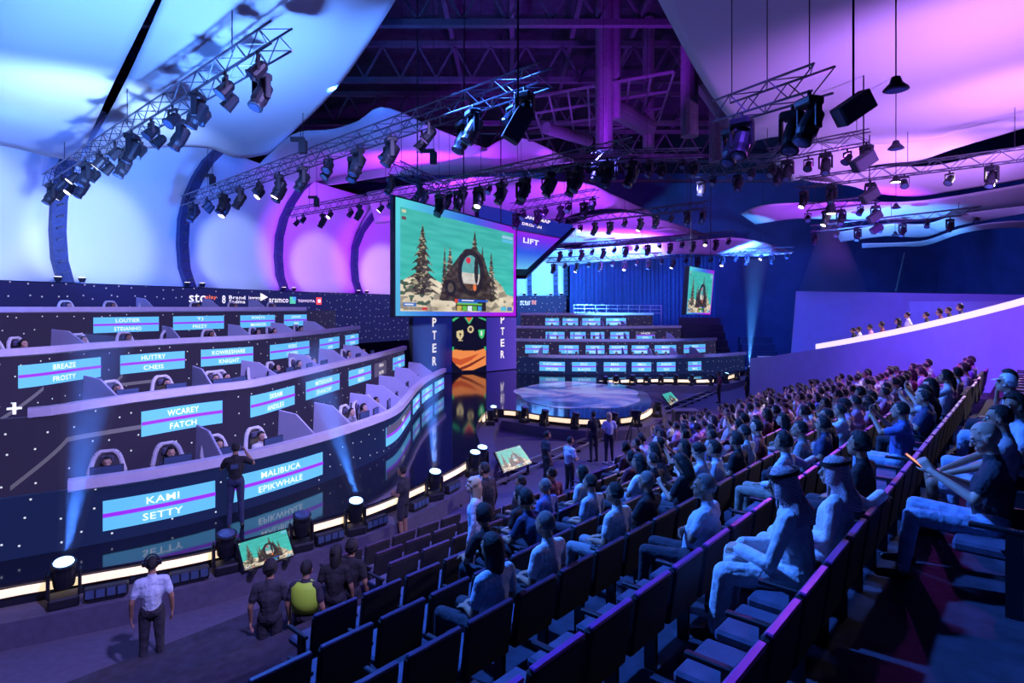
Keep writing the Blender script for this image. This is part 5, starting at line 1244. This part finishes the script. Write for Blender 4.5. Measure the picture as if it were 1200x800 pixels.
for k in range(0, 9):
    cnt = 0; sc_ = 0
    nslots = int((TMAX[k] + 3) / SP)
    for i in range(nslots):
        t = slot(k, i); p = row_pt(k, t)
        if t > TMAX[k] - .3 or t < {0: 5.2, 5: 3.2, 6: 5.0, 7: 5.2, 8: 5.4}.get(k, -9) or (k == 8 and 8.3 < t < 14.5) or (k == 7 and 9.5 < t < 11.5): continue
        taken = any(abs(t - q) < .42 for q in occupied.get(k, []))
        inn = in_frame(p, p.z + .9, 60)
        occ = False
        if not taken and t > START[k] and in_frame(p, p.z + 1.3, 10) and rnd.random() < DENS[k]:
            if nper < 290:
                pose = rnd.choice(['lap', 'lap', 'crossed_arms', 'phone', 'leaning', 'chin', 'wide', 'filming']); sh = rnd.choice(shirts); robe = rnd.random() < .12
                cnt += 1; nper += 1; occ = True
                kw = dict(variant=()) 
                hr = rnd.choice(['short', 'curly', 'short', 'buzz', 'long', 'cap', 'big'])
                hn = dict(short='short dark hair', curly='curly hair', buzz='cropped hair', long='long hair', cap='a cap', big='bushy hair')[hr]
                lab = f'person in {cname[sh]} with {hn}, {ORD[min(cnt - 1, 48)]} in seat row {["ten","nine","eight","seven","six","five","four","three","two"][k]} from the floor'
                person(lab, row_pt(k, t + rnd.uniform(-.05, .05), -.27), FACE + rnd.uniform(-.2, .2), pose, sh, rnd.choice(['dark', 'jeans', 'khaki', 'grey', 'dark']), skin=rnd.choice(['skin', 'skin', 'skin_light']), hair=hr,
                       group='people in the seat rows', vox=.0135 if t < 14 else .018, sc=rnd.uniform(.94, 1.04))
        if inn and (t < 14.5 or (not occ and t < 22)) and seats < 296:
            sc_ += 1; seats += 1
            nm = f'{ORD[min(sc_ - 1, 48)]} black theatre seat from the left in seat row {["ten","nine","eight","seven","six","five","four","three","two"][k]} from the floor'
            so_ = dup(seat0, p, FACE, nm, 'black theatre seats in the rake')
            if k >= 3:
                cp = [c for c in so_.children if c.name.startswith('back_cap')][0]; cp.material_slots[0].link = 'OBJECT'; cp.material_slots[0].material = M['seatcapdim']  # lower rows take the cap colour with the dimmer light painted in
        else: far_rows.setdefault(k, []).append(p.copy())
for k, ps in far_rows.items():
    mb = MB(); Rf = Matrix.Rotation(FACE, 3, 'Z')
    for p in ps:
        if not in_frame(p, p.z, 80) or p.y < 6: continue
        mb.box(p + Rf @ Vector((0, -.02, .62)), (.52, .07, .5), Rf); mb.box(p + Rf @ Vector((0, .26, .42)), (.48, .44, .08), Rf)
    if mb.v:
        o = mb.build('far_seat_row', M['seatfab']); tag(o, f'far black seats of seat row {["ten","nine","eight","seven","six","five","four","three","two"][k]} from the floor', 'seats', kind='stuff')
hide_proto(seat0)
print('people', nper, 'seats', seats)
# people standing
up = lambda px, py, z: at(px, py, z)
def stander(px, py, z, label, pose, shirt, pants, rz, **kw): return person(label, up(px, py, z), rz, pose, shirt, pants, **kw)
wmn = stander(276, 618, ZS, 'stagehand in a black tee shirt and jeans standing on the stage, seen from behind', 'stand_head', 'black', 'navy', .45, vox=.012, hair='short')
MB().box((-.02, -.135, 1.28), (.14, .012, .09)).build('shirt_print', M['lens'], wmn)
stander(473, 636, 0, 'man in dark shorts and white shoes standing before the stage', 'stand_front', 'dark', 'dark', 1.3, vox=.012, hair='short', shoe='shoe_white', variant=dict(legs='shorts').items())
stander(566, 632, 0, 'bearded man in an open blue shirt standing by the seats', 'stand', 'pale', 'dark', 2.7, vox=.012, hair='short', variant=dict(sleeve='long').items())
p_ = row_pt(5, 5.85, -.3); person('woman with long fair hair in a blue dress standing in the lower seats', p_, FACE + .6, 'stand', 'pale', 'pale', hair='long', hm='blond', vox=.012, skin='skin_light', variant=dict(sleeve='long').items(), sc=.93)
p_ = row_pt(6, 7.15, -.25); person('tall man in a black suit standing beside the fair-haired woman', p_, FACE + .2, 'stand', 'black', 'black', hair='short', variant=dict(sleeve='long', w=1.08).items())
stander(640, 575, 0, 'man in dark clothes standing sideways near the track', 'stand', 'dark', 'dark', -1.2, hair='short')
stander(667, 585, 0, 'man in a pale blue tee shirt standing with a hand out', 'stand_front', 'pale', 'dark', -1.0, hair='short')
stander(696, 541, 0, 'man in dark clothes standing at the track', 'stand', 'black', 'dark', .4, hair='short')
stander(714, 543, 0, 'person in a blue shirt with white shoes beside the dark one at the track', 'stand', 'pale', 'dark', .2, hair='long', hm='blond', shoe='shoe_white')
stander(843, 472, 0, 'person standing on the floor far right before the lamps', 'stand', 'maroon', 'dark', 1.0, hair='short')
stander(876, 472, 0, 'dark figure standing at the far end of the seats', 'stand', 'black', 'dark', .8, hair='short')
for (px, py, z, lab, pose, sh, pa, hr, rz, sc) in [
    (178, 791, 0, 'crew member in a blue top wearing headphones at the bottom left', 'stand', 'pale', 'dark', 'short', .5, .98),
    (316, 802, 0, 'man with dark hair in a dark jacket at the bottom edge under the monitor', 'stand', 'dark', 'dark', 'curly', .2, 1.0),
    (358, 802, 0, 'guard in a yellow vest at the bottom edge', 'stand', 'dark', 'dark', 'short', -.1, 1.0),
    (393, 772, 0, 'person in a black headscarf beside the yellow vest', 'stand', 'black', 'dark', 'long', 0, .98),
    (411, 766, 0, 'man in dark clothes standing at the empty seats', 'stand', 'black', 'dark', 'curly', -.2, 1.0)]:
    o = person(lab, at(px, py, z), rz, pose, sh, pa, hair=hr, sc=sc, vox=.012)
    if lab.startswith('guard'):
        MB().lathe([(.19, 0), (.21, .15), (.20, .33), (.12, .40)], 20, (0, 0, 1.05)).build('vest', M['hivis'], o, smooth=True)
        o.children[-1].scale = (1, .72, 1)
    if 'headphones' in lab:
        MB().bar((-.09, 0, 1.62), (-.09, .0, 1.68), .04, 10).build('ear_cup', M['black'], o); MB().bar((.09, 0, 1.62), (.09, .0, 1.68), .04, 10).build('ear_cup', M['black'], o)
        mb = MB(); N = 10
        for i in range(N): a, b = PI * i / N, PI * (i + 1) / N; mb.bar((.095 * math.cos(a), 0, 1.66 + .12 * math.sin(a)), (.095 * math.cos(b), 0, 1.66 + .12 * math.sin(b)), .012, 5)
        mb.build('headband', M['black'], o)
# people in the private box
for i, (px, Y, sh, hr, pose) in enumerate([(1027, 26.6, 'black', 'short', 'stand'), (1040, 26.2, 'white', 'cap', 'stand_front'), (1056, 25.6, 'pink', 'short', 'stand'), (1069, 25.0, 'maroon', 'curly', 'stand'), (1082, 24.2, 'black', 'long', 'stand'),
        (1104, 23.6, 'white', 'short', 'stand_front'), (1130, 22.8, 'black', 'short', 'stand'), (1142, 22.2, 'maroon', 'curly', 'stand'), (1165, 21.8, 'dark' if 0 else 'black', 'short', 'stand'), (1178, 21.2, 'navy', 'curly', 'stand')]):
    X = (px - 600) / FPX * Y; tt = min(range(200), key=lambda j: abs(vw.pos(vw.L * j / 200).y - Y)) * vw.L / 200; wx = vw.pos(tt)
    zt = vtop(tt); s_ = .9 if i != 5 else 1.0
    q = Vector((X, Y, 0)); d = 1.0 if i != 5 else .95
    pnt = vw.pos(tt) - vw.nor(tt) * d
    zz = zt - 1.1
    lab = ['person in black at the left end of the private box', 'man in white cap leaning on the counter of the private box', 'person in pink in the private box', 'person in maroon beside the one in pink in the private box', 'dark-clad woman in the private box',
           'man in brilliant white robe at the glowing counter', 'person in black right of the white robe', 'person in maroon right of the white robe', 'person in black near the right end of the private box', 'person in navy at the right end of the private box'][i]
    person(lab, (pnt.x, pnt.y, zz + (.14 if i != 5 else .3)), FACE, pose, sh, 'dark' if i != 5 else 'white', hair=hr, group='people in the private box')

# ================================================================ players: racing chairs, people, monitors
rc = thing('racing_chair', 'x', 'chair'); MB().box((0, -.06, 1.22), (.24, .07, .16)).build('head_pillow', M['seatpad'], rc, bevel=.03)
MB().prism([(-.17, 0, .52), (.17, 0, .52), (.20, -.03, .80), (.25, -.07, .98), (.25, -.10, 1.16), (.15, -.14, 1.37), (-.15, -.14, 1.37), (-.25, -.10, 1.16), (-.25, -.07, .98), (-.20, -.03, .80)], (0, -.09, 0)).build('backrest', M['chairblack'], rc, bevel=.015)
for s in (-1, 1):
    mb = MB(); pts = [(s * .24, .03, .60), (s * .29, .02, .80), (s * .31, -.02, .96), (s * .27, -.06, 1.10), (s * .235, -.09, 1.22), (s * .19, -.11, 1.31), (s * .12, -.125, 1.37)]
    for a, b in zip(pts, pts[1:]): mb.bar(a, b, .05, 8)
    mb.build('side_bolster', M['chairwhite'], rc)
MB().bar((-.13, -.13, 1.375), (.13, -.13, 1.375), .04, 8).build('top_bolster', M['chairwhite'], rc)
MB().box((0, .22, .46), (.5, .5, .10)).build('seat', M['chairblack'], rc, bevel=.03); MB().bar((0, .2, .1), (0, .2, .42), .03, 8).build('column', M['black'], rc)
for i in range(5): MB().bar((0, .2, .09), (.3 * math.cos(i * 1.257), .2 + .3 * math.sin(i * 1.257), .05), .025, 5).build('base_arm', M['black'], rc)
mn = thing('gaming_monitor', 'x', 'monitor')
MB().box((0, 0, .42), (.56, .04, .33)).build('housing', M['black'], mn, bevel=.01); MB().box((0, -.022, .42), (.53, .004, .30)).build('screen', M['lens'], mn)
MB().bar((0, .03, .02), (0, .03, .3), .02, 6).build('stand', M['black'], mn); MB().box((0, .02, .01), (.24, .18, .02)).build('foot', M['black'], mn)
hpn = MB()
seat_px = {0: [123, 215, 277, 333, 441, 456, 470, 478, 489, 499, 512], 1: [160, 215, 268, 293, 333, 352, 376, 392, 414, 430, 446], 2: [10, 60, 122, 168, 216, 262, 322, 342, 372, 390], 3: [93, 147, 187, 245, 290, 335]}
fseat = {0: [640, 655, 676, 690, 712, 724, 744, 756, 774, 786], 1: [618, 632, 652, 664, 684, 697, 716, 728, 748, 770, 784], 2: [622, 646, 664, 672, 690, 700, 716, 730, 745], 3: [640, 662, 686, 692]}
skl = ['skin', 'skin_light', 'skin_light']
def seat_players(rows, table, side, chairs=True):
    for ri, (path, Rr, nm) in enumerate(rows):
        for j, px in enumerate(table[ri]):
            t = path.at_px(px); nn = path.nor(t); z = Rr['z'] - 1.15; rz = math.atan2(-nn.x, nn.y)
            p = path.w(t, z, -1.05)
            # project through the desk edge: keep the player behind the pixel column
            X = (px - 600) / FPX; 
            if chairs: dup(rc, path.w(t, z, -1.0), rz, f'black and white racing chair, {ORD[j]} from the left on the {Rr["nm"]} tier, {side} stand', 'racing chairs of the players')
            person(f'player, {ORD[j]} from the left on the {Rr["nm"]} tier of the {side} stand', path.w(t, z, -.93), rz, 'lap' if j % 3 else 'leaning', rnd.choice(['black', 'navy', 'white', 'grey', 'maroon']), 'dark', skin=rnd.choice(skl), hair=rnd.choice(['short', 'curly', 'cap', 'short']),
                   group=f'players on the {side} stand', vox=.018 if not chairs else .0135, sc=1.0, variant=dict(lean=.04, torso=.49).items())
            if side == 'left' and ri < 2: dup(mn, path.w(t, Rr['z'] - .50, -.42), rz + PI, f'gaming monitor, {ORD[j]} from the left on the {Rr["nm"]} tier', 'gaming monitors on the desks')
seat_players(L_ROWS, seat_px, 'left'); seat_players(F_ROWS, fseat, 'far', chairs=False)
hide_proto(rc); hide_proto(mn)
